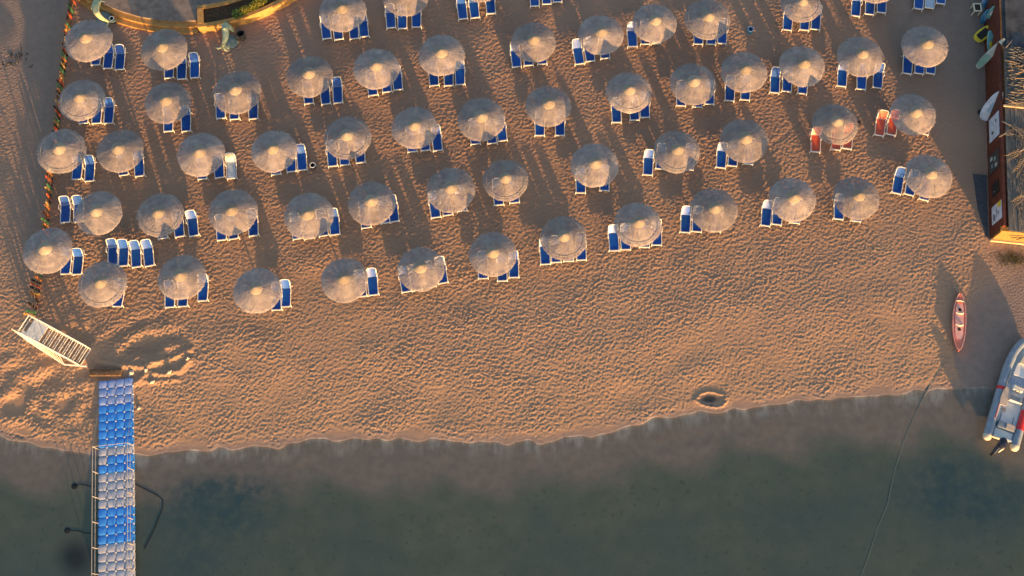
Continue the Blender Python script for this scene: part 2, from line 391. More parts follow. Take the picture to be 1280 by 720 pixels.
for nm, a in (('wet', wet_pitshade), ('pack', pack_and_shade), ('weed', weed), ('bluegrass', blue), ('rock', rock_pitshade), ('fan', sstep(-1.3, -.1, D+.35*Lu*.6)*(1-sstep(-.03, .06, D)))):
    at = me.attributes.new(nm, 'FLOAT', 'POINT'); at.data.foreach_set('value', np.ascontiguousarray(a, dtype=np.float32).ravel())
sand = bpy.data.objects.new('sand', me); col.objects.link(sand); tag(sand, 'rippled golden beach sand running down to the dark shallow sea bed', 'sand', kind='structure')
gZ = Z
def zg(x, y):
    j = min(max(np.searchsorted(xs, x), 1), nx_-1); i = min(max(np.searchsorted(ys, y), 1), ny_-1)
    return float(gZ[i, j])

def sand_mat():
    m, nt, b = newmat('sand'); L = nt.links
    def attr(n):
        a = nt.nodes.new('ShaderNodeAttribute'); a.attribute_name = n; return a.outputs['Fac']
    def mix(f, a, c):
        x = nt.nodes.new('ShaderNodeMix'); x.data_type = 'RGBA'
        for s, v in ((0, f), (6, a), (7, c)):
            if isinstance(v, tuple): x.inputs[s].default_value = (*v, 1)
            elif isinstance(v, float): x.inputs[s].default_value = v
            else: L.new(v, x.inputs[s])
        return x.outputs[2]
    def noise(scale, lo, hi, st=(1,1,1), detail=5, rough=.55):
        tc = nt.nodes.new('ShaderNodeTexCoord'); mp = nt.nodes.new('ShaderNodeMapping'); mp.inputs['Scale'].default_value = st
        n = nt.nodes.new('ShaderNodeTexNoise'); n.inputs['Scale'].default_value = scale; n.inputs['Detail'].default_value = detail; n.inputs['Roughness'].default_value = rough
        r = nt.nodes.new('ShaderNodeMapRange'); r.inputs['From Min'].default_value = lo; r.inputs['From Max'].default_value = hi
        L.new(tc.outputs['Object'], mp.inputs[0]); L.new(mp.outputs[0], n.inputs['Vector']); L.new(n.outputs['Fac'], r.inputs[0])
        return r.outputs[0], n.outputs['Fac']
    def mul(a, c):
        x = nt.nodes.new('ShaderNodeMath'); x.operation = 'MULTIPLY'; x.use_clamp = True
        for s, v in ((0, a), (1, c)):
            if isinstance(v, float): x.inputs[s].default_value = v
            else: L.new(v, x.inputs[s])
        return x.outputs[0]
    big, _ = noise(.22, .35, .65); fin, finr = noise(14, .3, .7); med, _ = noise(2.1, .35, .65)
    dry = mix(big, (.315,.195,.148), (.365,.232,.172))
    dry = mix(mul(fin, .35), dry, (.25,.172,.125))
    dry = mix(mul(med, .25), dry, (.28,.20,.15))
    yr = nt.nodes.new('ShaderNodeMapRange'); yr.inputs['From Min'].default_value = 14; yr.inputs['From Max'].default_value = -8; sy = nt.nodes.new('ShaderNodeSeparateXYZ'); gt = nt.nodes.new('ShaderNodeTexCoord')
    L.new(gt.outputs['Object'], sy.inputs[0]); L.new(sy.outputs[1], yr.inputs[0])
    dry = mix(mul(yr.outputs[0], .55), dry, (.39,.257,.165))  # golden seaward drift in the colour stands for fewer umbrella shadows near the sea
    pk = mix(med, (.205,.165,.15), (.245,.195,.175))
    pk = mix(mul(fin, .3), pk, (.175,.145,.13))
    c = mix(attr('pack'), dry, pk)
    wetc = mix(med, (.225,.172,.152), (.27,.205,.18))
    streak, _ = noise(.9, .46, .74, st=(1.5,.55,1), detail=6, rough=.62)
    # pale streaks just off the shore line
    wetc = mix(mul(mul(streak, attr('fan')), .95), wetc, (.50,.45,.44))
    weedn, _ = noise(.9, .35, .7, detail=7); spk, _ = noise(3.2, .60, .68, detail=6)
    wd = mix(weedn, (.118,.132,.108), (.152,.158,.128))
    wd = mix(mul(spk, .55), wd, (.055,.072,.066))
    mot, _ = noise(.13, .42, .62, detail=6, rough=.6)
    wd = mix(mul(mot, .55), wd, (.085,.115,.115))
    c2 = mix(attr('weed'), wetc, wd)
    bn, _ = noise(1.4, .25, .6, detail=7, rough=.65)
    c2 = mix(mul(mul(attr('bluegrass'), bn), .9), c2, (.045,.085,.105))
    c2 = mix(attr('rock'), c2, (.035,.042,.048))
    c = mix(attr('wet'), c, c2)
    L.new(c, b.inputs['Base Color'])
    rg = nt.nodes.new('ShaderNodeMapRange'); rg.inputs['To Min'].default_value = .95; rg.inputs['To Max'].default_value = .6
    L.new(attr('wet'), rg.inputs[0]); L.new(rg.outputs[0], b.inputs['Roughness']); b.inputs['Specular IOR Level'].default_value = .2
    bp = nt.nodes.new('ShaderNodeBump'); bp.inputs['Strength'].default_value = .25; bp.inputs['Distance'].default_value = .02
    L.new(finr, bp.inputs['Height']); L.new(bp.outputs[0], b.inputs['Normal'])
    return m
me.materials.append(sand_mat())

# water sheet
def water_mat():
    m, nt, b = newmat('sea_water'); L = nt.links
    nt.nodes.remove(b)
    tr = nt.nodes.new('ShaderNodeBsdfTransparent'); tr.inputs[0].default_value = (.80,.87,.87,1)
    gl = nt.nodes.new('ShaderNodeBsdfGlossy'); gl.inputs['Roughness'].default_value = .05
    lw = nt.nodes.new('ShaderNodeLayerWeight'); pw = nt.nodes.new('ShaderNodeMath'); pw.operation = 'POWER'; pw.inputs[1].default_value = 5.0
    lw.inputs[0].default_value = .5; L.new(lw.outputs['Facing'], pw.inputs[0])
    fr = nt.nodes.new('ShaderNodeMath'); fr.operation = 'MULTIPLY_ADD'; fr.inputs[1].default_value = .98; fr.inputs[2].default_value = .02; L.new(pw.outputs[0], fr.inputs[0])
    tc = nt.nodes.new('ShaderNodeTexCoord'); mp = nt.nodes.new('ShaderNodeMapping'); mp.inputs['Scale'].default_value = (.35,1.2,1)
    n = nt.nodes.new('ShaderNodeTexNoise'); n.inputs['Scale'].default_value = 1.3; n.inputs['Detail'].default_value = 4
    L.new(tc.outputs['Object'], mp.inputs[0]); L.new(mp.outputs[0], n.inputs['Vector'])
    bp = nt.nodes.new('ShaderNodeBump'); bp.inputs['Strength'].default_value = .15; bp.inputs['Distance'].default_value = .05
    L.new(n.outputs['Fac'], bp.inputs['Height']); L.new(bp.outputs[0], gl.inputs['Normal']); L.new(bp.outputs[0], lw.inputs['Normal'])
    ms = nt.nodes.new('ShaderNodeMixShader'); L.new(fr.outputs[0], ms.inputs[0]); L.new(tr.outputs[0], ms.inputs[1]); L.new(gl.outputs[0], ms.inputs[2])
    L.new(ms.outputs[0], nt.nodes['Material Output'].inputs['Surface'])
    return m
w = MB(); w.add([(-900,-900,0),(900,-900,0),(900,-2.5,0),(-900,-2.5,0)], [(0,1,2,3)])
wo = w.build('water', water_mat())
if wo.data.polygons[0].normal.z < 0: wo.data.flip_normals()
tag(wo, 'calm shallow dark green sea water along the shore', 'water', kind='structure')

# ------------------------------------------------------------------ loungers
def make_lounger(sling, back, ang, name='sun_lounger'):
    root = empty(name, (0, 0, 0))
    W = .31; H = .34; HY = 1.22
    f = MB()
    for s in (-1, 1):
        f.tube([(s*W*.93, 0, H), (s*W, .25, H), (s*(W+.012), .8, H), (s*W, HY, H), (s*W*.97, 1.68, H-.01)], .028, 6, flat=1.5)
    f.box((0, .0, H), (2*W, .07, .06)); f.box((0, 1.68, H-.01), (2*W, .05, .05)); f.box((0, HY, H-.03), (2*W, .05, .04))
    f.build('frame', M['white'], root, smooth=True)
    st = MB(); n = 8
    top = []; 
    for j in range(n+1):
        y = .03+(HY-.04)*j/n
        for i in range(5):
            u = i/4*2-1; top.append((u*(W-.025), y, H+.012-.025*(1-u*u)*math.sin(math.pi*(.1+.8*j/n))))
    st.add(top, [(j*5+i, j*5+i+1, (j+1)*5+i+1, (j+1)*5+i) for j in range(n) for i in range(4)])
    st.build('seat_sling', sling, root, smooth=True)
    ca, sa = math.cos(ang), math.sin(ang); BL = .66
    def bp(x, t, o=0): return (x, HY+t*ca-o*sa, H+.02+t*sa+o*ca)
    b = MB()
    pth = [bp(-W, 0), bp(-W, BL*.75), bp(-W*.9, BL*.93), bp(-W*.6, BL), bp(0, BL+.01), bp(W*.6, BL), bp(W*.9, BL*.93), bp(W, BL*.75), bp(W, 0)]
    b.tube(pth, .028, 6)
    bk = b.build('backrest', M['white'], root, smooth=True)
    s2 = MB(); top = []
    for j in range(6):
        t = .01+(BL-.04)*j/5; ww = (W-.025)*(1 if j < 4 else (.95 if j == 4 else .62))
        for i in range(5):
            u = i/4*2-1; top.append(bp(u*ww, t, -.02*(1-u*u)))
    s2.add(top, [(j*5+i, j*5+i+1, (j+1)*5+i+1, (j+1)*5+i) for j in range(5) for i in range(4)])
    s2.build('back_sling', back, bk, smooth=True)
    for s in (-1, 1):
        for y0, y1 in ((.12, .04), (1.40, 1.48)):
            l = MB(); l.tube([(s*W, y0, H), (s*(W+.03), y1, 0)], [.028, .022], 6); l.build('leg', M['white'], root, smooth=True)
        a = MB(); a.tube([(s*(W+.02), .86, H), (s*(W+.06), .90, H+.16), (s*(W+.065), 1.0, H+.20), (s*(W+.06), 1.24, H+.19), (s*(W+.03), 1.32, H+.02)], .02, 6)
        a.build('armrest', M['white'], root, smooth=True)
    return root
protos = {}
for kind, sl, bk in (('blue', M['blue'], M['blue_back']), ('red', M['red'], M['red'])):
    protos[kind] = [make_lounger(sl, bk, R(a)) for a in (47, 38, 55)]
used = {}

# ------------------------------------------------------------------ umbrellas
def make_umbrella(seed, ring, poly):
    rd = random.Random(seed)
    root = empty('beach_umbrella', (0, 0, 0))
    p = MB(); p.tube([(0,0,-.1), (0,0,1.2), (0,0,2.5)], [.055, .05, .045], 8); p.build('pole', M['pole'], root, smooth=True)
    NS = 72; RI = 16; c = MB(); vv = []
    def prof(t): return 2.05+.52*(1-t)**1.08+.018*(1 if t < .72 else 0)+.015*(1 if t < .42 else 0)
    ph = [rd.uniform(0, 6.28) for _ in range(6)]
    for i in range(RI+1):
        t = .1+.9*i/RI
        for k in range(NS):
            th = 2*math.pi*k/NS
            a = (th % (2*math.pi/poly))-math.pi/poly
            pr = math.cos(math.pi/poly)/math.cos(a)
            rim = (pr*.5+.5)*(1+.012*math.sin(3*th+ph[0])+.010*math.sin(7*th+ph[1])+.008*rd.uniform(-1, 1)*(i == RI))
            r = 1.5*t*(1+(rim-1)*t)
            z = prof(t)-.015*t*abs(math.sin(poly*th/2))+.012*math.sin(5*th+ph[2]+4*t)*t+.010*rd.uniform(-1, 1)-(.05 if i == RI else 0)
            vv.append((r*math.cos(th), r*math.sin(th), z))
    c.add(vv, [(i*NS+k, i*NS+(k+1) % NS, (i+1)*NS+(k+1) % NS, (i+1)*NS+k) for i in range(RI) for k in range(NS)])
    for k in range(520):
        th = rd.uniform(0, 6.283); t0 = rd.uniform(.22, .96); L_ = rd.uniform(.14, .34); t1 = min(t0+L_, 1.0+rd.uniform(.0, .05)); dth = rd.gauss(0, .09)
        w_ = rd.uniform(.008, .020); pts_ = []
        for (t, a) in ((t0, th), ((t0+t1)/2, th+dth*.5), (t1, th+dth)):
            z = prof(min(t, 1))-(t-1 if t > 1 else 0)*.8+.010+rd.uniform(0, .008)
            r = 1.5*t*(1+(math.cos(math.pi/poly)-1)*.3*t); tx = -math.sin(a)*w_; ty = math.cos(a)*w_
            pts_ += [(r*math.cos(a)-tx, r*math.sin(a)-ty, z), (r*math.cos(a)+tx, r*math.sin(a)+ty, z+rd.uniform(-.004, .004))]
        c.add(pts_, [(0, 1, 3, 2), (2, 3, 5, 4)])
    c.build('canopy', M['thatch'], root, smooth=True)
    cp = MB(); pr = [(.44, 2.43), (.41, 2.475), (.30, 2.55), (.19, 2.64), (.09, 2.71), (.01, 2.74)]
    pr = [(r*rd.uniform(.92, 1.08), z) for r, z in pr]
    cp.lathe(pr, 18); cp.build('peak_cap', M['cap'], root, smooth=True)
    fr = MB()
    for k in range(8):
        th = 2*math.pi*k/8+.2; fr.tube([(.06*math.cos(th), .06*math.sin(th), 2.36), (1.42*math.cos(th), 1.42*math.sin(th), 2.03)], .016, 5)
    fr.build('rib_frame', M['pole'], root)
    if ring:
        rg = MB(); pts = [(1.27*math.cos(2*math.pi*k/48), 1.27*math.sin(2*math.pi*k/48), prof(1.27/1.5)+.016) for k in range(49)]
        rg.tube(pts, .015, 6, caps=False); rg.build('canopy_ring', M['ring'], root, smooth=True)
    return root
uprotos = [make_umbrella(1, False, 14), make_umbrella(2, True, 12), make_umbrella(3, False, 10), make_umbrella(4, False, 16), make_umbrella(5, True, 16)]
uused = set()

# rows from the water upwards; (canopy px, py, diameter px, proto, tilt, foot points)
ROWS = [
 [(127,355,61,1,10,[(146,383)]),
  (227,347,60,0,2,[(212,384),(228,383),(253,376)]),
  (322,363.5,61,2,2,[(345.6,387.5),(357,383.4)]),
  (430,350,59,0,-6,[(452.4,370.6),(467,368.8)]),
  (526,336,59,3,-10,[(508.4,364.6),(521.5,362.6),(539,358.5),(554,353.8)]),
  (615.5,318,60,2,-2,[(604,348),(628,351),(642.5,346.8)]),
  (704,297.5,59,1,-4,[(682,330.3),(695.6,327.8),(711,326.4),(727,325)]),
  (797,281,59,4,-3,[(768,313.4),(782.5,312),(806,309),(821.3,306.3)]),
  (892,262,60,0,2,[(856.5,290.4),(871,289.6),(895,289)]),
  (990,249,59,3,3,[(957,282),(971,280.6),(993.8,278.8)]),
  (1070,247.5,59,2,1,[(1048.5,274),(1070.6,276.5)]),
  (1160,221,60,2,8,[(1120.6,241.6),(1136.6,243.5),(1155,250)])],
 [(60,314,62,3,6,[(81.5,342.5),(96,343)]),
  (123,266,59,0,1,[(81.5,278),(98,277)]),
  (200.6,268.5,59,1,-5,[(203.5,298),(224.5,295.6),(242.5,294.7)]),
  (291.6,264.5,62,2,-3,[(277,300),(292,298.4),(317,294.5)]),
  (386,268.6,62,3,-6,[(372,298.4),(386,298),(404.7,294.7),(419,293.4)]),
  (464.5,254,60,0,-6,[(457.8,284.4),(482,278.8),(493,277)]),
  (563.7,237.5,61,0,-9,[(545,271.6),(560,268.8),(577.8,263.8)]),
  (632.6,225,57,1,-6,[(623.7,256),(643.4,253.4)]),
  (742.5,206,60,0,-2,[(726,241),(755.7,238)]),
  (846,189,58,4,3,[(809.7,218.5),(825.5,211),(861,212)]),
  (930,176.5,60,3,4,[(901,209.7),(915.4,207.3),(935.6,205)]),
  (1044,156,57,4,1,[(1019.4,190),(1045,187),(1059,185.7)]),
  (1141,142,57,3,8,[(1099,169.4),(1114,168.4),(1155,167.3)])],
 [(77,188.6,61,1,5,[(95.6,224),(111.5,226.5)]),
  (150,189.5,59,0,-2,[(154.7,219),(174.4,220)]),
  (251,193,60,0,-2,[(252.8,223.8),(274.4,221.9),(289.4,223)]),
  (343,188.6,58,2,-3,[(344.7,218),(364.4,214.4),(378,212.5)]),
  (434,172.7,59,4,-4,[(416,207.8),(431,206),(450.8,203.2)]),
  (519,159.5,58,0,-5,[(515.6,189.6),(532,188),(547.4,187.8)]),
  (601.6,149,60,0,-7,[(594.7,180),(615.3,179),(628.4,175.6)]),
  (685,133,57,3,-2,[(674.7,169.4),(700,169.4)]),
  (786,116,57,1,-4,[(771,153),(793.7,150),(806.5,146.5)]),
  (866,104,58,0,-2,[(851.6,132),(872,133.5),(887,130)]),
  (930.5,91,58,0,0,[(912,126),(931.5,124.7)]),
  (1002,82.5,57,3,2,[(968.4,116),(983.4,114.4),(1003,117)]),
  (1075,72,58,2,2,[(1052,108),(1076.6,111.6),(1096.6,110)]),
  (1157,57,58,3,3,[(1134,92),(1149,92),(1163,92)])],
 [(101,125.5,58,1,5,[(104,154),(120,154),(135,154)]),
  (208.5,128,58,0,0,[(210,164),(232.5,164)]),
  (297,115.5,61,2,0,[(276,148),(293,149),(316.6,148.4)]),
  (387,94.7,58,0,-4,[(386,129.4),(407.5,130),(422.5,128.4)]),
  (470,86,58,0,-7,[(466.6,119),(484,114.7),(497.7,112)]),
  (552.5,69.4,58,3,-3,[(543,107),(561,107),(575.4,105.6)]),
  (667,52,56,0,-7,[(646,83.4),(661,81.6),(678,80)]),
  (750.6,43,57,0,-9,[(725,79.7),(738.4,76.3),(757,72.8)]),
  (818,28,56,2,-3,[(791,58),(807,55),(821,54.4)]),
  (884.5,24,57,4,0,[(873,55.3),(889,55.3),(902.4,54.4)]),
  (1001,6,51,4,2,[(984,37.5),(1005.4,37.5),(1019.4,36.6)]),
  (1092,-20,57,0,2,[(1069.4,19.7),(1087,17.8),(1102,15.6)])],
 [(111,51.5,60,3,6,[(119,81),(134,85.3),(149,86.8)]),
  (206,62,59,2,0,[(211,97.5),(227,99),(243.4,97)]),
  (428,14.5,59,0,-5,[(408.5,48),(423.4,49),(443,48.4),(455.5,45.6)]),
  (506.5,-5,58,3,-2,[(489,34.7),(503,35.6),(520.6,34)]),
  (601,-22,57,0,-6,[(579,23.4),(594,22),(614,17)])]]
rown = ['the row nearest the water', 'the second row from the water', 'the third row from the water', 'the fourth row from the water', 'the uppermost row']
rowl = ['front row', 'second row from water', 'third row from water', 'fourth row from water', 'uppermost row']
ordn = ['first', 'second', 'third', 'fourth', 'fifth', 'sixth', 'seventh', 'eighth', 'ninth', 'tenth', 'eleventh', 'twelfth', 'thirteenth', 'fourteenth']
def place_lounger(fx, fy, tilt, kind, label, group, var=None):
    h = ZG+.34
    a = P(fx, fy, h); t = R(tilt); b = P(fx+30*math.sin(t), fy-30*math.cos(t), h)
    rz = math.atan2(b.y-a.y, b.x-a.x)-math.pi/2+R(random.uniform(-1.5, 1.5))
    v = random.choice((0, 0, 1, 2)) if var is None else var
    pr = protos[kind][v]; key = (kind, v)
    z = zg(a.x, a.y+.8)
    if key not in used: o = pr; used[key] = 1; o.location = (a.x, a.y, z); o.rotation_euler = (0, 0, rz)
    else: o = dup(pr, (a.x, a.y, z), rz)
    tag(o, label, 'sun lounger', group)
    return o
lounge_pos = {}
for ri, row in enumerate(ROWS):
    for ui, (cx, cy, dm, pi, tilt, feet) in enumerate(row):
        c = P(cx, cy, ZG+2.05)
        e1 = P(cx-dm/2, cy, ZG+2.05); e2 = P(cx+dm/2, cy, ZG+2.05); sc = (e2-e1).length/3.0
        pr = uprotos[pi]
        z = zg(c.x, c.y)
        if pi in uused: o = dup(pr)
        else: o = pr; uused.add(pi)
        o.location = (c.x, c.y, z); o.rotation_euler = (R(random.uniform(-1.2, 1.2)), R(random.uniform(-1.2, 1.2)), random.uniform(0, 6.28)); o.scale = (sc, sc, 1+random.uniform(-.03, .03))
        ringed = 'ring-edged ' if pi in (1, 4) else ''
        tag(o, 'pale %sthatched umbrella, %s from left in %s' % (ringed, ordn[ui], rown[ri]), 'umbrella', 'thatched umbrellas on the beach')
        n = len(feet)
        names = {1: ['only'], 2: ['left', 'right'], 3: ['leftmost', 'middle', 'rightmost'], 4: ['leftmost', 'second', 'third', 'rightmost']}[n]
        for k, (fx, fy) in enumerate(feet):
            kind = 'red' if (ri == 1 and ui in (11, 12)) else 'blue'
            lb = '%s %s lounger at %s umbrella from left, %s' % (names[k], kind, ordn[ui], rowl[ri])
            lo = place_lounger(fx, fy, tilt, kind, lb, '%s loungers set out under the umbrellas' % kind)
            lounge_pos[(ri, ui, k)] = lo
FOUR = ['leftmost', 'second', 'third', 'rightmost']
for k, (fx, fy) in enumerate([(141,331.5),(153.9,332.2),(170.6,333.7),(186.8,332.2)]):
    place_lounger(fx, fy, [0,1,-1,-5][k], 'blue', '%s of four blue loungers side by side in the open above the front row' % FOUR[k], 'four loungers side by side', 0)
for k, (fx, fy) in enumerate([(668.7,7.5),(683.5,5),(697,2.3)]):
    place_lounger(fx, fy, -4, 'blue', '%s of three blue loungers cut by the top edge, centre' % ['leftmost', 'middle', 'rightmost'][k], 'loungers at the top edge')
tl = None
for k, (fx, fy) in enumerate([(1148,11),(1162,9.8),(1176,4.7)]):
    o = place_lounger(fx, fy, 3, 'blue', '%s of three blue loungers cut by the top edge, near the hut' % ['leftmost', 'middle', 'rightmost'][k], 'loungers at the top edge')
    if k == 1: tl = o

def towel_on(lo, label, m, y0, y1, w=.6):
    v = []; n = 14
    for j in range(n+1):
        y = y0+(y1-y0)*j/n
        for i in range(9):
            u = i/8*2-1
            zz = .385+.012*math.sin(y*9+u*3)+.008*math.sin(u*11+y*4)-(.10*(abs(u)-.85)/.15 if abs(u) > .85 else 0)
            if y > 1.2: zz += (y-1.2)*1.05
            v.append((u*w/2*1.08, y, zz))
    b = MB(); nv_ = len(v)
    v2 = v+[(p[0], p[1], p[2]-.02) for p in v]
    fs = [(j*9+i, j*9+i+1, (j+1)*9+i+1, (j+1)*9+i) for j in range(n) for i in range(8)]
    fs += [tuple(nv_+x for x in reversed(f)) for f in fs]
    edge = [i for i in range(9)]+[j*9+8 for j in range(1, n+1)]+[n*9+i for i in range(7, -1, -1)]+[j*9 for j in range(n-1, 0, -1)]
    fs += [(edge[i], nv_+edge[i], nv_+edge[(i+1) % len(edge)], edge[(i+1) % len(edge)]) for i in range(len(edge))]
    b.add(v2, fs)
    o = b.build('towel', m, None, smooth=True); o.location = lo.location; o.rotation_euler = lo.rotation_euler
    tag(o, label, 'towel'); return o
lo = lounge_pos[(2, 2, 2)]
towel_on(lo, 'light blue towel spread over a lounger with a cream cushion', M['towel'], .0, 1.32)
b = MB(); b.box((0, 0, 0), (.56, .42, .14))
o = b.build('cushion', M['cream'], None, smooth=True, bevel=.05)
mw = Matrix.Translation(lo.location) @ Matrix.Rotation(lo.rotation_euler.z, 4, 'Z') @ Matrix.Translation((0, 1.44, .72)) @ Matrix.Rotation(R(42), 4, 'X')
o.matrix_world = mw; tag(o, 'cream cushion at the head of the towel covered lounger', 'cushion')
towel_on(tl, 'light blue towel over a lounger at the top edge near the hut', M['towel'], .0, 1.7)

# ------------------------------------------------------------------ picket fence
fpath = [P(a, b) for a, b in fence_px]
seg = [(fpath[i+1]-fpath[i]).length for i in range(len(fpath)-1)]; tot = sum(seg)
def along(s):
    for i, L_ in enumerate(seg):
        if s <= L_ or i == len(seg)-1: return fpath[i].lerp(fpath[i+1], s/L_), (fpath[i+1]-fpath[i]).normalized()
        s -= L_
p0, _ = along(0)
fence = empty('picket_fence', (p0.x, p0.y, ZG)); tag(fence, 'fence of short upright red, green and orange pickets along the grey track', 'fence')
NPK = 99
for i in range(NPK):
    s = tot*(i+.5)/NPK; p, d = along(s)
    late = max(0, (i-78)/21)
    ang = math.atan2(d.y, d.x)
    hgt = random.uniform(.85, 1.1)*(1-.15*late); wd = tot/NPK*.62
    mname = ['picket_red', 'picket_dark', 'picket_green', 'picket_orange', 'picket_dark'][i % 5] if i > 10 else ['picket_dark', 'picket_dark', 'picket_green', 'picket_dark', 'picket_red'][i % 5]
    if random.random() < .12: mname = 'picket_yellow'
    b = MB()
    poly = [(-wd/2, 0), (wd/2, 0), (wd/2, hgt*.86), (0, hgt), (-wd/2, hgt*.86)]
    b.add([(x, -.02, z) for x, z in poly]+[(x, .02, z) for x, z in poly], [(4,3,2,1,0), (5,6,7,8,9)]+[(k, (k+1) % 5, 5+(k+1) % 5, 5+k) for k in range(5)])
    o = b.build('picket', M[mname], fence)
    o.location = (p.x-p0.x, p.y-p0.y, zg(p.x, p.y)-ZG-.05)
    o.rotation_euler = (R(random.uniform(-6, 6)*(1+5*late)), R(random.uniform(-4, 4)*(1+5*late)), ang+R(random.uniform(-12, 12)*(1+2*late)))
for hh in (.35, .72):
    b = MB(); b.tube([Vector((p.x-p0.x, p.y-p0.y+.03, hh)) for p in fpath], .025, 6); b.build('rail', M['pole'], fence)

# ------------------------------------------------------------------ terrace with curved steps, planter and statues
tc_ = P(248, -145); Rt = (P(248, 42)-tc_).length
def arc(r, a0, a1, n=40):      # angles measured from straight down (-Y), positive towards +X
    return [(tc_.x+r*math.sin(a0+(a1-a0)*i/n), tc_.y-r*math.cos(a0+(a1-a0)*i/n)) for i in range(n+1)]
def ringpoly(r0, r1, a0, a1, n=40): return arc(r1, a0, a1, n)+arc(r0, a0, a1, n)[::-1]
aS0 = -R(6); aS1 = R(5.2); aL = -R(36); aR = R(62)
tr = MB(); tr.prism(arc(Rt-.75, -R(80), R(80), 80)+[(tc_.x+Rt*.9, tc_.y+3), (tc_.x-Rt*.9, tc_.y+3)], -.1, ZG+.52)
tag(tr.build('terrace', M['stone']), 'grey paved round terrace above the beach at the top edge', 'terrace', kind='structure')
st = empty('curved_steps', (tc_.x, tc_.y-Rt, ZG)); tag(st, 'curved brown steps rising from sand to the terrace', 'steps')
def sub(poly): return [(x-st.location.x, y-st.location.y) for x, y in poly]
for k, (r0, r1, z) in enumerate(((Rt-.38, Rt, .17), (Rt-.752, Rt-.378, .34))):
    b = MB(); b.prism(sub(ringpoly(r0, r1, aL, aS1)), -.3, z); b.build('step', M['brick'], st)
pw = empty('planter', (tc_.x+2, tc_.y-Rt, ZG)); tag(pw, 'curved low planter wall of warm render holding green shrubs', 'planter')
def subp(poly): return [(x-pw.location.x, y-pw.location.y) for x, y in poly]
b = MB(); b.prism(subp(ringpoly(Rt-.28, Rt, aS1+.012, aR)), -.3, .82); b.build('outer_wall', M['brick'], pw)
b = MB(); b.prism(subp(ringpoly(Rt-1.75, Rt-1.5, aS1+.012, aR)), -.3, .80); b.build('inner_wall', M['brick'], pw)
b = MB(); b.prism(subp(ringpoly(Rt-1.497, Rt-.283, aS1+.05, aR)), -.3, .66); b.build('soil', M['soil'], pw)
b = MB(); b.prism(subp(ringpoly(Rt-1.497, Rt-.283, aS1+.012, aS1+.047, 4)), -.3, .84); b.build('end_wall', M['brick'], pw)
# left end pier of the steps
pe = MB(); pe.prism(ringpoly(Rt-1.9, Rt-.05, aL-.035, aL-.004, 6), -.1, ZG+.95)
tag(pe.build('end_pier', M['brick']), 'short ochre wall pier ending the steps beside the left statue', 'wall')
# shrubs
def leafmat(nm, c0, c1):
    return simple(nm, c0, c1, 5, .6, .3)
M['leaf1'] = leafmat('shrub_leaf_yellow', (.14,.15,.02), (.24,.22,.03)); M['leaf2'] = leafmat('shrub_leaf_green', (.05,.10,.02), (.10,.16,.03))
def shrub(px, py, r, m, label):
    c = P(px, py, ZG+.7)
    root = empty('shrub', (c.x, c.y, ZG+.66)); tag(root, label, 'shrub', 'shrubs in the planter')
    s = MB()
    for k in range(5):
        a = random.uniform(0, 6.28); s.tube([(0,0,-.05), (.4*r*math.cos(a), .4*r*math.sin(a), r*.7)], [.02, .008], 5)
    s.build('stem', M['pole'], root)
    f = MB()
    for k in range(420):
        d = Vector((random.gauss(0, 1), random.gauss(0, 1), random.gauss(0, 1))).normalized()*r*(random.uniform(.3, 1)**.5)*(1+.25*math.sin(k))
        d.z = abs(d.z)*.9+.1
        q = Matrix.Rotation(random.uniform(0, 6.28), 3, 'Z') @ Matrix.Rotation(random.uniform(-1.1, 1.1), 3, 'X')
        l = random.uniform(.07, .13); w_ = l*.42
        f.add([d+q @ Vector(p) for p in ((0,0,0), (w_,l*.5,.01), (0,l,-.02), (-w_,l*.5,.01))], [(0,1,2,3)])
    f.build('foliage', m, root)
for i, (px, py, r) in enumerate(((298,19,.38), (306,15,.36), (317,10,.36), (325,4,.42), (332,-3,.40))):
    shrub(px, py, r, M['leaf2'] if i in (0, 4) else M['leaf1'], ['low green shrub nearest the statue in planter', 'bushy lime shrub second from the statue in planter', 'yellowish shrub in the middle of the planter', 'yellow green shrub next to the topmost planter shrub', 'dark green shrub cut by the top edge in planter'][i])
# statues: curved leaping bodies on turquoise bases
def statue(px, py, rz, label, flip=1):
    c = P(px, py)
    root = empty('curved_statue', (c.x, c.y, zg(c.x, c.y)), rz); tag(root, label, 'statue', 'pale green statues flanking the steps')
    b = MB(); b.lathe([(.56, 0), (.58, .12), (.5, .22), (.4, .34), (.25, .4)], 20); b.build('base', M['statue_base'], root, smooth=True)
    pts = []; rr = []
    for k in range(15):
        t = k/14; a = math.pi*(1.10*t-.05)
        pts.append((flip*.22*math.sin(2.2*t*math.pi), .78*math.cos(a)*1.05, .35+1.15*math.sin(a*.95)+.25*t)); rr.append(.035+.24*math.sin(math.pi*min(1, t*.92+.06))**.8*(1-.25*t))
    b = MB(); b.tube(pts, rr, 10); bd = b.build('body', M['statue'], root, smooth=True)
    e = Vector(pts[-1])
    for s in (-1, 1):
        b = MB(); b.tube([e, e+Vector((s*.28, -.14, -.05)), e+Vector((s*.50, -.12, -.08))], [.06, .09, .012], 8, flat=.35); b.build('tail_fin', M['statue'], root, smooth=True)
        q = Vector(pts[5]); b = MB(); b.tube([q, q+Vector((s*.34, .06, -.1)), q+Vector((s*.55, -.12, -.2))], [.09, .09, .01], 8, flat=.35); b.build('side_fin', M['statue'], root, smooth=True)
    q = Vector(pts[7]); b = MB(); b.tube([q+Vector((0,0,.12)), q+Vector((0,-.1,.34)), q+Vector((0,-.22,.42))], [.10, .06, .01], 8); b.build('back_fin', M['statue'], root, smooth=True)
    return root
statue(131, 24, R(35), 'pale green curved statue on turquoise base at the top left of the steps', 1)
statue(288, 53, R(-15), 'pale green curved statue on turquoise base right of the steps', -1)
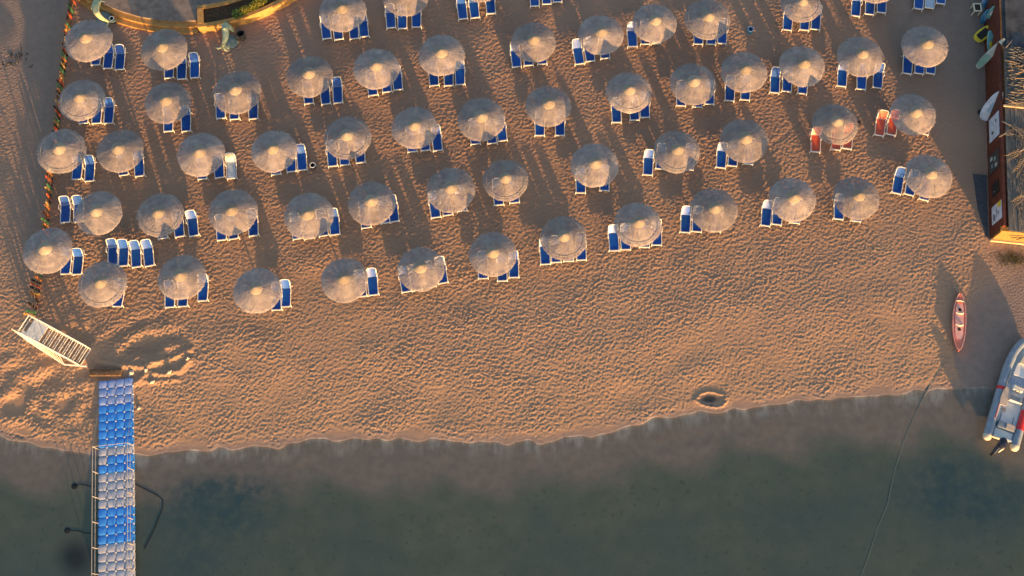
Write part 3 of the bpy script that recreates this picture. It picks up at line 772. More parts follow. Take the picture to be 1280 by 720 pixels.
# bins
def bin_(px, py, m1, m2, label, r=.24, h=.55):
    c = P(px, py, ZG+h*.8); root = empty('litter_bin', (c.x, c.y, zg(c.x, c.y))); tag(root, label, 'bin', 'round bins on the sand')
    b = MB(); b.lathe([(r*.85, 0), (r, h), (r*.86, h), (r*.74, .08), (.01, .08)], 20, caps=False); b.build('bin_body', m1, root, smooth=True)
    pts = [(r*.95*math.cos(2*math.pi*k/24), r*.95*math.sin(2*math.pi*k/24), h) for k in range(25)]
    b = MB(); b.tube(pts, .035, 6, caps=False); b.build('rim', m2, root, smooth=True)
bin_(938, 37, M['board_blue'], M['board_sky'], 'small blue round bin on shaded sand near the top', .20, .45)
bin_(391, 207, M['bin'], M['white'], 'small white-rimmed round bin right of loungers in third row', .19, .4)
bin_(301, 43, M['bin'], M['bin'], 'dark round bin beside the right statue', .28, .7)
bin_(140, 24, M['bin'], M['white'], 'small white-rimmed bin beside the left statue', .17, .45)

# ------------------------------------------------------------------ beach hut
SW = P(1237, 300); NN = P(1229, 0)
nv3 = (NN-SW); nv3.z = 0; hutrot = math.atan2(nv3.y, nv3.x)-math.pi/2
hut = empty('beach_hut', (SW.x, SW.y, ZG), hutrot); tag(hut, 'red-brown beach hut with patched thatch and plank roofs on the right edge', 'hut')
HI = (Matrix.Translation((SW.x, SW.y, ZG)) @ Matrix.Rotation(hutrot, 4, 'Z')).inverted()
def HL(px, py, h): return HI @ P(px, py, ZG+h)
HH = 2.15
nA = HL(1252, 286, HH).y; nB = HL(1252, 134, HH).y; nC = HL(1251, 59, HH).y; nD = 20.0
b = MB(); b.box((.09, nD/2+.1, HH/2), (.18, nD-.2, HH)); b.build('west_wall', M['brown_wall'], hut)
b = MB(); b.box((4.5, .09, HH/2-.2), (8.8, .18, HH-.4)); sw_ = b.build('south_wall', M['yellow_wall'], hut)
b = MB(); b.box((4.5, -.06, .12), (9.0, .12, .24)); b.build('wall_base', M['beam'], hut)
b = MB(); b.box((4.5, .10, HH-.36), (9.1, .30, .07)); b.build('fascia', M['yellow_wall'], hut)
# emblem strokes painted on the lit wall
em = MB()
def stroke(pts, w_):
    em.tube([(x, -.012, z) for x, z in pts], w_, 5)
stroke([(1.05,.75), (1.4,.95), (1.9,1.02), (2.3,1.2)], .035); stroke([(1.5,.55), (1.75,1.0), (2.1,1.45), (2.25,1.5)], .035); stroke([(.8,1.15), (1.2,1.2), (1.6,1.3)], .03); stroke([(2.0,.8), (2.3,.85), (2.45,1.1)], .03)
em.build('painted_emblem', M['black'], hut)
# roofs
def plankroof(name, y0, y1, m, x0=.02, x1=9.0, z=HH, along_x=True):
    f = MB(); y = y0; k = 0
    if along_x:
        while y < y1-.05:
            wv = random.uniform(.22, .34); y2 = min(y+wv, y1)
            f.box(((x0+x1)/2+random.uniform(-.08, .05), (y+y2)/2, z+random.uniform(0, .05)), (x1-x0, y2-y-.015, .05)); y = y2
    else:
        x = x0
        while x < x1:
            wv = random.uniform(.2, .36); f.box((x+wv/2, (y0+y1)/2+random.uniform(-.06, .06), z+random.uniform(0, .05)), (wv-.02, y1-y0, .05)); x += wv
    return f.build(name, m, hut)
plankroof('plank_roof', nA-.1, nB, M['plank'], x0=.3, along_x=False)
b = MB(); b.box((4.6, (nC+nD)/2, HH+.15), (8.7, nD-nC, .12)); b.box((.5, (nC+nD)/2, HH+.26), (.2, nD-nC, .12)); b.build('flat_roof', M['dark_roof'], hut, bevel=.02)
b = MB(); b.box((4.6, nB+.05, HH+.16), (8.9, .13, .13)); b.build('roof_beam', M['beam'], hut, bevel=.02)
def strand(f, x, y, z, L_, a, w_, sag=.1):
    d = Vector((math.cos(a), math.sin(a), 0)); n_ = Vector((-d.y, d.x, 0)); pts = []
    cv = random.uniform(-.25, .25)
    for k in range(6):
        t = k/5; pts.append(Vector((x, y, z))+d*(L_*t)+n_*(cv*t*t*L_)+Vector((0, 0, .12*math.sin(math.pi*t)-sag*t*t)))
    f.tube(pts, [w_*(1-.75*k/5) for k in range(6)], 4)
base = MB(); base.box((4.7, (nB+nC)/2+.05, HH+.1), (8.7, nC-nB-.1, .16)); base.build('thatch_bed', M['frond_grey'], hut)
f = MB()
for k in range(1500):
    strand(f, random.uniform(.32, 5), random.uniform(nB+.15, nC-.1), HH+.18+random.uniform(0, .10), random.uniform(.3, 1.1), random.gauss(0, .3), random.uniform(.02, .05), .10)
f.build('thatch', M['frond_grey'], hut)
f = MB()
for k in range(70):
    strand(f, random.uniform(.25, 5), random.uniform(nB+.15, nC-.1), HH+.29, random.uniform(.5, 1.4), random.gauss(0, .45), random.uniform(.015, .03), .1)
f.build('loose_straw', M['frond'], hut)
f = MB()
for k in range(420):
    strand(f, random.uniform(.5, 5), random.uniform(nA, nB-1.2), HH+.08, random.uniform(.4, 1.2), math.pi/2+random.gauss(0, .25), random.uniform(.01, .03), .02)
f.build('roof_twigs', M['frond_grey'], hut)
def frond(px, py, a, L_, m, label):
    p = P(px, py, ZG+HH+.18)
    root = empty('dry_palm_frond', p, a); tag(root, label, 'palm frond', 'dry palm fronds on the hut roof')
    b = MB(); pts = [(L_*k/8, .10*L_*math.sin(k/8*2.2), .12*math.sin(math.pi*k/8)) for k in range(9)]
    b.tube(pts, [.045*(1-.75*k/8) for k in range(9)], 6); b.build('stalk', m, root, smooth=True)
    f = MB()
    for k in range(3, 9):
        q = Vector(pts[k])
        for s in (-1, 1):
            f.tube([q, q+Vector((.22, s*.16, .02)), q+Vector((.40, s*.22, -.05))], [.012, .010, .003], 4)
    f.build('leaflets', m, root)
frond(1252, 151, R(-52), 2.0, M['frond_grey'], 'long grey dry palm frond at the upper left of the plank roof')
frond(1262, 155, R(-48), 1.5, M['frond_grey'], 'short grey dry frond beside the long one on plank roof')
frond(1283, 184, R(205), 1.3, M['frond'], 'yellow dry frond curling left on the plank roof')
frond(1282, 190, R(235), 1.5, M['frond'], 'yellow dry frond bending down the plank roof')
frond(1284, 240, R(215), 1.0, M['frond'], 'yellow dry frond low on the plank roof at the edge')
frond(1249, 171, R(15), .8, M['frond_grey'], 'small pale stick overhanging the west roof edge')
# boards, posters and things leaning on the west wall
def board(name, foot, head, w_, m, label, cat, group, pad=None, thick=.07, taper=1.0):
    a = P(*foot); bb = P(*head)
    root = empty(name, a); tag(root, label, cat, group)
    d = (bb-a); L_ = d.length; d.normalize()
    side = d.cross(Vector((0, 0, 1)));
    if side.length < .2: side = Vector((0, 1, 0))
    side.normalize(); nrm = side.cross(d).normalized()
    if nrm.z < 0: nrm = -nrm
    out = []; N = 24
    for k in range(N):
        t = 2*math.pi*k/N; u = math.cos(t); v = math.sin(t)
        wv = (abs(v)**.75)*math.copysign(1, v)*w_/2*(1-.18*taper*u)
        out.append(d*(L_*(u*.5+.5))+side*wv)
    bd = MB(); n = N
    inner = [p*1.0 for p in out]
    c = sum(out, Vector())/N
    lay = [(.92, 0), (1.0, thick*.35), (1.0, thick*.65), (.92, thick)]
    vv = []
    for s_, z_ in lay: vv += [c+(p-c)*s_+nrm*z_ for p in out]
    ff = [tuple(range(n-1, -1, -1)), tuple(3*n+k for k in range(n))]
    for i in range(3): ff += [(i*n+k, i*n+(k+1) % n, (i+1)*n+(k+1) % n, (i+1)*n+k) for k in range(n)]
    bd.add(vv, ff); bd.build('deck', m, root, smooth=True)
    if pad:
        pb = MB(); pm, s0, s1, ps = pad
        poly = [c+d*(L_*(s-.5))+side*(q*w_/2*ps)+nrm*(thick+.004) for s, q in ((s0, -1), (s1, -1), (s1+.04, 0), (s1, 1), (s0, 1), (s0-.03, 0))]
        pb.slab(poly, -.012) if False else pb.add(poly+[p+nrm*.012 for p in poly], [(0,1,2,3,4,5), (11,10,9,8,7,6)]+[(k, (k+1) % 6, 6+(k+1) % 6, 6+k) for k in range(6)])
        pb.build('deck_pad', pm, root)
    return root
G = 'boards by the hut'
board('surf_board', (1219,51,ZG+.05), (1240,33,ZG+.75), .80, M['yellow'], 'yellow board with black deck pad beside the hut wall', 'board', G, (M['black'], .22, .74, .62))
board('surf_board', (1221,85,ZG+.05), (1256,48,ZG+2.5), .50, M['board_silver'], 'long silver and green board leaning up to the roof edge', 'board', G, (M['board_green'], .10, .42, .85), .07, 1.6)
board('surf_board', (1239,68,ZG+.9), (1237,38,ZG+1.5), .50, M['board_teal'], 'teal and yellow board standing upright by hut wall', 'board', G, (M['yellow'], .2, .5, .4))
board('surf_board', (1240,84,ZG+.4), (1249,66,ZG+1.6), .60, M['board_sky'], 'pale blue board standing behind the long silver board', 'board', G, (M['board_blue'], .3, .6, .3))
board('surf_board', (1229,150,ZG+.05), (1252,114,ZG+2.1), .95, M['board_white'], 'white windsurf board with pointed nose leaning against the hut', 'board', G, (M['board_sky'], .3, .6, .3))
board('surf_board', (1229,30,ZG+.05), (1236,11,ZG+1.2), .62, M['board_blue'], 'deep blue board lower of the two at the top right', 'board', G, (M['board_sky'], .3, .7, .4))
board('surf_board', (1229,13,ZG+.05), (1236,-8,ZG+1.1), .66, M['board_sky'], 'sky blue board at the top edge by the hut wall', 'board', G, (M['board_blue'], .2, .8, .3))
board('surf_board', (1236,23,ZG+.9), (1244,7,ZG+1.8), .50, M['board_teal'], 'turquoise board leaning on the wall behind deep blue board', 'board', G, (M['white'], .3, .6, .35))
# white poster and sign on the west wall
def wallposter(y0, y1, z0, z1, m, name, label, marks):
    o0 = empty(name, HI.inverted() @ Vector((-.03, (y0+y1)/2, (z0+z1)/2)), hutrot); tag(o0, label, 'sign', 'signs on the hut wall')
    b = MB(); b.box((0, 0, 0), (.04, y1-y0, z1-z0)); b.build('panel', m, o0)
    for (a, c_, e, g, mm) in marks:
        b = MB(); b.box((-.026, (a-.5)*(y1-y0), (c_-.5)*(z1-z0)), (.008, e*(y1-y0), g*(z1-z0))); b.build('graphic', mm, o0)
y1_ = HL(1236, 270, 0).y
wallposter(y1_-.9, y1_+.35, .55, 2.0, M['board_white'], 'wall_poster', 'white poster with yellow corner and dark lettering on the hut wall', [(.85,.8,.28,.36,M['yellow']), (.3,.3,.3,.08,M['motor']), (.5,.5,.5,.06,M['cushion']), (.35,.18,.4,.05,M['motor']), (.45,.66,.22,.1,M['cushion'])])
y2_ = HL(1236, 172, 0).y
wallposter(y2_-.7, y2_+1.0, .5, 2.0, M['board_white'], 'wall_poster', 'tall pale blue poster hanging under the windsurf board', [(.7,.7,.14,.1,M['motor']), (.3,.35,.1,.2,M['motor'])])
y3_ = HL(1236, 212, 0).y
wallposter(y3_-.6, y3_+.75, .35, 1.85, M['bin'], 'wall_notice', 'dark framed notice board with small pictures on hut wall', [(.25,.7,.2,.22,M['board_silver']), (.6,.6,.22,.2,M['board_green']), (.35,.3,.25,.2,M['cushion']), (.75,.25,.2,.25,M['board_silver'])])
y4_ = HL(1236, 245, 0).y
wallposter(y4_-.4, y4_+.5, .7, 1.7, M['black'], 'wall_notice', 'black opening hatch low on the hut wall above the poster', [(.3,.3,.1,.08,M['board_silver'])])
# table frame at the top right and dark mat
c = P(1222, 9, ZG+.6); tb = empty('low_table', (c.x, c.y, zg(c.x, c.y))); tag(tb, 'small white square table frame with dark centre at top right', 'table')
b = MB()
for s in (-1, 1):
    b.box((s*.24, 0, .6), (.09, .66, .05)); b.box((0, s*.29, .6), (.39, .08, .05))
b.build('table_frame', M['cream'], tb, bevel=.01)
b = MB(); b.box((0, 0, .585), (.385, .495, .02)); b.build('table_centre', M['picket_dark'], tb)
for sx in (-1, 1):
    for sy in (-1, 1):
        b = MB(); b.box((sx*.23, sy*.28, .29), (.05, .05, .575)); b.build('leg', M['cream'], tb)
mt = MB(); cs = [P(1216,218), P(1233,219), P(1235,297), P(1233,297), P(1222,262)]
mt.prism([(p.x, p.y) for p in cs], ZG-.05, ZG+.05)
tag(mt.build('ground_mat', M['mat']), 'dark blue grey mat on the ground along the hut wall', 'mat')
bg_ = MB(); bg_.lathe([(.02, 0), (.16, .02), (.18, .12), (.10, .2), (.01, .22)], 12)
c = P(1224.5, 140.5); tag(bg_.build('black_bag', M['black'], None, smooth=True, loc=(c.x, c.y, ZG)), 'black bag on the sand at the foot of the windsurf board', 'bag')
c = P(1074, 153.5); bg_ = MB(); bg_.lathe([(.02, 0), (.11, .02), (.12, .1), (.01, .16)], 10)
tag(bg_.build('black_bag', M['black'], None, smooth=True, loc=(c.x, c.y, ZG)), 'tiny black bag on sand right of the ringed umbrella with red loungers', 'bag')

# dry weed on the grey track, grass at the hut corner
c = P(17, 73); wd_ = MB()
for k in range(26):
    x, y = random.gauss(0, .45), random.gauss(0, .3); a = random.uniform(0, 6.28); l = random.uniform(.15, .45)
    wd_.tube([(x, y, .0), (x+l*.5*math.cos(a), y+l*.5*math.sin(a), .05), (x+l*math.cos(a+.5), y+l*math.sin(a+.5), .01)], [.02, .025, .008], 5)
tag(wd_.build('dry_weed', M['chain'], None, loc=(c.x, c.y, zg(c.x, c.y))), 'small tangle of dark dry weed on the grey track at left', 'weed')
M['grass'] = simple('dull_grass', (.05,.055,.025), (.10,.10,.045), 5, .8, .2)
g0 = P(1266, 323); gr = MB()
for k in range(900):
    x, y = g0.x+random.gauss(0, .55), g0.y+random.gauss(0, .28); z = zg(x, y); a = random.uniform(0, 6.28); l = random.uniform(.06, .16)
    ex, ey = math.cos(a), math.sin(a)
    gr.add([(x-ey*.012, y+ex*.012, z), (x+ey*.012, y-ex*.012, z), (x+ex*l, y+ey*l, z+l*.9)], [(0, 1, 2)])
tag(gr.build('grass', M['grass']), 'sparse dull grass growing at the lower corner of the hut', 'grass', kind='stuff')

# ------------------------------------------------------------------ white mobile stairs
A = P(107, 447); B = P(59, 422)
dv = B-A; rz = math.atan2(dv.y, dv.x)
sx_ = empty('stair_tower', (A.x, A.y, zg(A.x, A.y)), rz); tag(sx_, 'white metal stair tower with railed platform standing on the sand', 'stairs')
SL = 2.55; PL = 1.05; SH = 1.35; W2 = .60
dk = MB(); dk.box((SL+PL/2, 0, SH), (PL, 2*W2-.06, .05)); dk.build('platform', M['white_metal'], sx_)
for s in (-1, 1):
    b = MB(); b.bar((0, s*W2, .08), (SL, s*W2, SH), .05, .16); b.bar((SL, s*W2, SH), (SL+PL, s*W2, SH), .05, .14); b.build('stringer', M['white_metal'], sx_)
    b = MB()
    hr = [(0, s*W2, 1.0), (SL, s*W2, SH+.9), (SL+PL, s*W2, SH+.9)]
    b.tube(hr, .035, 6); b.tube([(0, s*W2, .55), (SL, s*W2, SH+.5), (SL+PL, s*W2, SH+.5)], .024, 6)
    for t in (0, .25, .5, .75, 1):
        b.tube([(SL*t, s*W2, .08+(SH-.08)*t), (SL*t, s*W2, 1.0+SH*t)], .026, 6)
    for t in (.5, 1): b.tube([(SL+PL*t, s*W2, SH), (SL+PL*t, s*W2, SH+.9)], .026, 6)
    b.build('railing', M['white_metal'], sx_, smooth=True)
    b = MB(); b.tube([(0, s*(W2+.02), .04), (SL+PL, s*(W2+.02), .04)], .04, 6); b.build('base_rail', M['white_metal'], sx_)
    for xx in (SL*.5, SL, SL+PL):
        b = MB(); b.tube([(xx, s*W2, .04), (xx, s*W2, SH if xx >= SL else SH*.5)], .035, 6); b.build('post', M['white_metal'], sx_)
    b = MB(); b.tube([(SL*.5, s*W2, .04), (SL, s*W2, SH)], .022, 6); b.tube([(SL, s*W2, .04), (SL+PL, s*W2, SH)], .022, 6); b.tube([(SL+PL, s*W2, .04), (SL, s*W2, SH)], .022, 6); b.build('brace', M['white_metal'], sx_)
for k in range(8):
    t = (k+.7)/8.5; b = MB(); b.box((SL*t-.07, 0, .08+(SH-.1)*t), (.035, 2*W2-.06, .035)); b.box((SL*t+.07, 0, .08+(SH-.1)*t), (.035, 2*W2-.06, .035)); b.box((SL*t, .2, .08+(SH-.1)*t), (.14, .03, .03)); b.box((SL*t, -.2, .08+(SH-.1)*t), (.14, .03, .03)); b.build('tread', M['white_metal'], sx_)
SI = (Matrix.Translation(sx_.location) @ Matrix.Rotation(rz, 4, 'Z')).inverted()
c0 = SI @ P(33, 425, ZG+.1); c1 = SI @ P(80, 455.5, ZG+.1); c2 = SI @ P(109, 458, ZG+.15)
b = MB(); b.tube([c0, c1, c2], .05, 6); b.build('side_chord', M['white_metal'], sx_, smooth=True)
for k in range(15):
    t = k/14; q = c0.lerp(c1, t); b = MB(); b.tube([q, (q.x+.1, W2+.02, .9+SH*min(1, max(0, q.x/SL)))], .018, 5); b.build('baluster', M['white_metal'], sx_)
b = MB(); b.tube([(SL+PL, -W2, SH+.9), (SL+PL, W2, SH+.9)], .035, 6); b.tube([(SL+PL, -W2, SH+.5), (SL+PL, W2, SH+.5)], .024, 6); b.build('end_rail', M['white_metal'], sx_)
b = MB(); b.box((SL+PL*.5, W2-.12, SH+.60), (PL*.9, .22, .04)); b.build('platform_bench', M['white_metal'], sx_)
for xx in (0, SL+PL):
    b = MB(); b.tube([(xx, -W2, .04), (xx, W2, .04)], .035, 6); b.build('cross_rail', M['white_metal'], sx_)

# ------------------------------------------------------------------ floating dock
dA = P(144.5, 474, .3); dB = P(144.5, 700, .3); dvec = (dB-dA); pitch = .535
drz = math.atan2(dvec.y, dvec.x)+math.pi/2
dock = empty('floating_dock', (dA.x, dA.y, 0), drz); tag(dock, 'floating walkway of blue and grey plastic cubes running into the water', 'dock')
def cube_bm():
    c = MB(); a = .262; ch = .075; z0, z1 = -.12, .26
    def oct_(s, z, chh): 
        h = a*s
        return [(-h+chh,-h,z),(h-chh,-h,z),(h,-h+chh,z),(h,h-chh,z),(h-chh,h,z),(-h+chh,h,z),(-h,h-chh,z),(-h,-h+chh,z)]
    layers = [oct_(.97, z0, ch), oct_(1, z0+.04, ch), oct_(1, z1-.05, ch), oct_(.96, z1-.012, ch), oct_(.80, z1+.006, ch*.9), oct_(.4, z1+.016, ch*.5)]
    vv = sum(layers, []); ff = [tuple(range(7, -1, -1)), tuple(40+k for k in range(8))]
    for i in range(5): ff += [(i*8+k, i*8+(k+1) % 8, (i+1)*8+(k+1) % 8, (i+1)*8+k) for k in range(8)]
    c.add(vv, ff)
    c.lathe([(.062, z1-.06), (.062, z1+.0), (.045, z1+.022)], 8, c=(.2675, -.2675, 0))
    return c
proto_c = {k: cube_bm() for k in ('blue', 'grey', 'dusty')}
first = {}
def rowcolour(r):
    if r < 3: return 'dusty'
    if r < 8: return 'blue'
    if r == 8: return 'grey'
    if r in (9, 10): return 'blue'
    return 'grey' if ((r-11)//4) % 2 == 0 else 'blue'
for r in range(25):
    for c_ in range(4):
        k = rowcolour(r)
        if r == 9 and c_ == 0: k = 'grey'
        x = (c_-1.5)*pitch; y = -(r+.5)*pitch
        if k not in first:
            o = proto_c[k].build('float_cube', M['float_'+k], dock, smooth=True); first[k] = o
            o.data.materials.append(M['float_pin'])
            for pf in o.data.polygons:
                if pf.center.x > .2 and pf.center.y < -.2 and pf.center.z > .2 and (Vector((pf.center.x-.2675, pf.center.y+.2675)).length < .056): pf.material_index = 1
        else:
            o = first[k].copy(); col.objects.link(o); o.parent = dock
        o.location = (x, y, (.03 if r < 8 else 0)+random.uniform(-.006, .006)); o.rotation_euler = (R(random.uniform(-.8, .8)), R(random.uniform(-.8, .8)), 0)
yy0 = -8.1*pitch; yy1 = -25*pitch
for s in (-1, 1):
    xx = s*2.0*pitch*(1.0 if s < 0 else .97)
    rl = MB(); rl.tube([(xx, yy0, 1.25), (xx, yy1, 1.25)], .020, 6); rl.tube([(xx, yy0, .75), (xx, yy1, .75)], .016, 6)
    ro = rl.build('railing', M['steel'], dock, smooth=True)
    n = 7
    for k in range(n):
        y = yy0+(yy1-yy0)*k/(n-1); b = MB(); b.tube([(xx, y, .2), (xx, y, 1.27)], .026, 6); b.build('post', M['steel'], ro)
    if s > 0:
        b = MB(); b.tube([(xx, yy0, 1.25), (xx, yy0+1.8, .65), (xx, yy0+3.6, .35)], .014, 5); b.build('rope', M['rope'], dock)
    else:
        b = MB(); b.tube([(xx, yy0, 1.25), (xx, yy0+1.4, .7), (xx, yy0+2.6, .3)], .014, 5); b.build('rope', M['rope'], dock)
b = MB(); b.tube([(-2*pitch, yy0, 1.25), (2*pitch*.97, yy0, 1.25)], .014, 6); b.build('gate_bar', M['steel'], dock)
# mooring chains lying on the sea bed
def chain(pts, label):
    b = MB(); w_ = [P(x, y, 0) for x, y in pts]
    pp = [Vector((p.x, p.y, zg(p.x, p.y)+.01)) for p in w_]
    b.tube(pp, .024, 6); o = b.build('mooring_chain', M['chain'], None); tag(o, label, 'chain', 'mooring chains beside the dock')
chain([(119,608),(108,607),(100,605),(95,608)], 'short dark mooring chain left of the dock, the one nearer the shore')
chain([(119,667),(106,666),(94,663),(84,663)], 'dark mooring chain left of the dock, farther from the shore')
chain([(168,605),(180,611),(196,619),(203,625),(202,636),(190,665),(179,686)], 'long bent mooring chain right of the dock')
for (px, py, lb) in ((94, 608, 'round dark anchor block at the end of the short mooring chain'), (84, 663, 'round dark anchor block at the end of the farther left chain')):
    c = P(px, py, -.2); b = MB(); b.lathe([(.20, 0), (.20, .03), (.12, .06), (.02, .07)], 12); tag(b.build('anchor_block', M['chain'], None, smooth=True, loc=(c.x, c.y, zg(c.x, c.y)-.03)), lb, 'anchor block', 'anchor blocks beside the dock')
# beam at the dock head, white stones
a = P(113, 467); c = P(153, 466)
b = MB(); b.box((0, 0, .1), ((c-a).length, .42, .3)); o = b.build('timber_beam', M['log'], None, bevel=.05, smooth=True, loc=((a+c)/2)); tag(o, 'half buried brown timber beam at the head of the dock', 'beam')
stones = [(164,466,.17,'white stone at the right corner of the dock head'), (173,510,.13,'white stone on sand right of the dock, nearest the water'), (183,463,.11,'white stone on the sand ridge, second from dock'), (212,466,.12,'pale stone at the middle of the lower sand ridge'), (235,449,.13,'white stone at the far right end of the sand ridge'), (190,478,.12,'small pale stone below the sand ridge')]
for px, py, r, lb in stones:
    c = P(px, py); ph = random.uniform(0, 6)
    b = MB(); prof = [(.3*r, -.05), (r, .02), (r*.95, .10), (r*.6, .17), (.02, .19)]
    b.lathe(prof, 9); b.v = [(x*(1.35+.35*math.sin(ph+9*z)+.2*math.sin(5*y/r+ph)), y*(.75+.3*math.sin(3*x/r+ph)), z*(.7+.3*math.sin(4*x/r+ph))) for x, y, z in b.v]
    o = b.build('white_stone', M['shell'], None, smooth=True, loc=(c.x, c.y, zg(c.x, c.y))); o.rotation_euler = (0, 0, ph); tag(o, lb, 'stone', 'white stones near the dock')

# ------------------------------------------------------------------ kayak
kA = P(1199.5, 366.5, .3); kB = P(1197.5, 439.5, .3); kd_ = kB-kA; KL = kd_.length
kay = empty('kayak', ((kA.x+kB.x)/2, (kA.y+kB.y)/2, zg((kA.x+kB.x)/2, (kA.y+kB.y)/2)), math.atan2(kd_.y, kd_.x)); tag(kay, 'faded coral pink sit-on-top kayak pulled up on the sand', 'kayak')
def hw(t): return .44*max(0, 1-abs(t)**2.3)**.75
N = 28; sec = 9; vv = []
for i in range(N+1):
    t = -1+2*i/N; w_ = max(hw(t), .02); rise = .10*abs(t)**3
    for k, (a, z) in enumerate(((-.35, .0), (-.8, .08), (-1, .2), (-.95, .28), (0, .30), (.95, .28), (1, .2), (.8, .08), (.35, .0))):
        vv.append((t*KL/2, a*w_, z+rise*(1 if k in (0, 1, 7, 8) else .7)))
b = MB(); b.add(vv, [(i*sec+k, i*sec+(k+1) % sec, (i+1)*sec+(k+1) % sec, (i+1)*sec+k) for i in range(N) for k in range(sec)]+[tuple(range(sec)), tuple(N*sec+k for k in range(sec))[::-1]])
b.build('hull', M['kayak'], kay, smooth=True)
def flatpatch(x0, x1, ws, z, n=14):
    o = []
    for i in range(n+1):
        x = x0+(x1-x0)*i/n; o.append((x, -ws*hw(x/(KL/2))*min(1, 8*(i/n)*(1-i/n)+.35)))
    for i in range(n, -1, -1):
        x = x0+(x1-x0)*i/n; o.append((x, ws*hw(x/(KL/2))*min(1, 8*(i/n)*(1-i/n)+.35)))
    return o
b = MB(); b.prism(flatpatch(-1.35, 1.25, .62, 0), .29, .312); b.build('cockpit', M['kayak_in'], kay)
for x in (-.62, .18):
    b = MB(); b.tube([(x+.0, -.22, .33), (x+.10, -.1, .40), (x+.12, 0, .42), (x+.10, .1, .40), (x, .22, .33)], .05, 8); b.build('seat_back', M['cream'], kay, smooth=True)
for x in (-.80, .52):
    b = MB(); b.lathe([(.105, .312), (.105, .335), (.08, .345)], 16, c=(x, 0, 0)); b.build('hatch', M['black'], kay, smooth=True)
b = MB(); b.tube([(-1.36, -.26, .335), (-1.40, -.1, .35), (-1.41, 0, .355), (-1.40, .1, .35), (-1.36, .26, .335)], .035, 8); b.build('foot_brace', M['cream'], kay, smooth=True)
for s in (-1, 1):
    b = MB(); b.lathe([(.04, .31), (.04, .35), (.02, .36)], 8, c=(-1.32, s*.22, 0)); b.build('strap_eye', M['black'], kay)
pts = []
for s in (1,):
    for i in range(N*2+1):
        t = -0.97+1.94*min(i, 2*N-i)/N; sg = 1 if i <= N else -1
        pts.append((t*KL/2, sg*hw(t)*.93, .30+.07*abs(t)**3))
b = MB(); b.tube(pts, .025, 6, caps=False); b.build('gunwale', M['kayak_in'], kay, smooth=True)
b = MB(); q0 = P(1191, 358, ZG+.06); q1 = P(1198.5, 367, ZG+.15); b.tube([q0, q0.lerp(q1, .4)+Vector((.05,.05,0)), q1], .02, 6); tag(b.build('bow_rope', M['rope'], None), 'short pale rope at the upper tip of the kayak', 'rope')

# ------------------------------------------------------------------ inflatable boat
bS = P(1252.5, 548, .5); bN = P(1287, 426, .5); bd_ = bN-bS
boat = empty('inflatable_boat', (bS.x, bS.y, .0), math.atan2(bd_.y, bd_.x)); tag(boat, 'grey blue inflatable motor boat with white deck beached at right edge', 'boat')
BLn = bd_.length; BW = .86; TR = .27
def tubepath():
    out = []
    for i in range(13): t = i/12; out.append((-.15+t*(BLn*.60), BW, .46))
    for i in range(1, 17):
        a = i/16*math.pi/2; out.append((BLn*.585+ (BLn*.40)*math.sin(a), BW*math.cos(a)**.9 if math.cos(a) > 1e-4 else 0, .46+.22*(1-math.cos(a))))
    return out
half = tubepath(); pts = half+[(x, -y, z) for x, y, z in half[::-1][1:]]
b = MB(); b.tube(pts, TR, 16); b.build('tube', M['rubber'], boat, smooth=True)
for s in (-1, 1):
    b = MB(); b.tube([(-.14, s*BW, .46), (-.30, s*BW, .46), (-.42, s*BW, .46), (-.48, s*BW, .46)], [TR*1.02, TR*.98, TR*.7, TR*.2], 16); b.build('stern_cone', M['rubber_tip'], boat, smooth=True)
    b = MB(); b.tube([(1.0+.25*k, s*(BW-.06), .46+TR+.01) for k in range(9)], .022, 6); b.build('grab_line', M['redpatch'], boat)
    for x0, x1 in ((2.95, 3.17),) if s > 0 else ((.9, 2.2),):
        b = MB(); b.tube([(x0, s*(BW+.01), .47), (x1, s*(BW+.01), .47)], TR+.006, 16); b.build('red_patch', M['redpatch'], boat, smooth=True)
    b = MB(); b.tube([(3.3+.2*k, s*(BW-.16-.012*k*k*.4), .46+TR-.02) for k in range(6)], .03, 6); b.build('grab_handle', M['black'] if s < 0 else M['tan'], boat)
# deck and hull
dp = [(.05, .62), (3.6, .62), (4.6, .52), (5.6, .30), (6.2, .05), (6.2, -.05), (5.6, -.30), (4.6, -.52), (3.6, -.62), (.05, -.62)]
dp = [(.05, .66)]+[(x, y*.80) for x, y, z in half if .1 < x < BLn*.93]+[(BLn*.94, 0)]
dp = dp+[(x, -y) for x, y in dp[::-1] if y > 0]
b = MB(); b.prism(dp, .06, .42); b.build('hull', M['gelcoat'], boat)
b = MB(); b.box((.0, 0, .42), (.12, 1.14, .50)); b.build('transom', M['gelcoat'], boat, bevel=.03)
b = MB(); b.prism([(4.2, .46), (5.0, .36), (5.5, .10), (5.5, -.10), (5.0, -.36), (4.2, -.46)], .425, .62); b.build('bow_locker', M['gelcoat'], boat, bevel=.03)
b = MB(); b.prism([(5.0, .30), (5.75, .14), (5.9, 0), (5.75, -.14), (5.0, -.30)], .625, .74); b.build('bow_pad', M['rubber_tip'], boat, bevel=.03)
b = MB(); b.prism([(4.19, .44), (4.19, -.44), (3.62, -.56), (3.62, .56)], .425, .455); b.build('bow_mat', M['float_grey'], boat)
b = MB(); b.box((3.35, -.02, .66), (.36, .62, .46)); cs_ = b.build('console', M['gelcoat'], boat, bevel=.05)
b = MB(); b.add([(3.50, -.3, .9), (3.50, .26, .9), (3.34, .22, 1.15), (3.34, -.26, 1.15)], [(0,1,2,3)]); b.build('windscreen', M['cushion'], cs_)
ppp = [(3.14+.02*math.sin(2*math.pi*k/16), -.02+.13*math.cos(2*math.pi*k/16), .84+.13*math.sin(2*math.pi*k/16)) for k in range(17)]
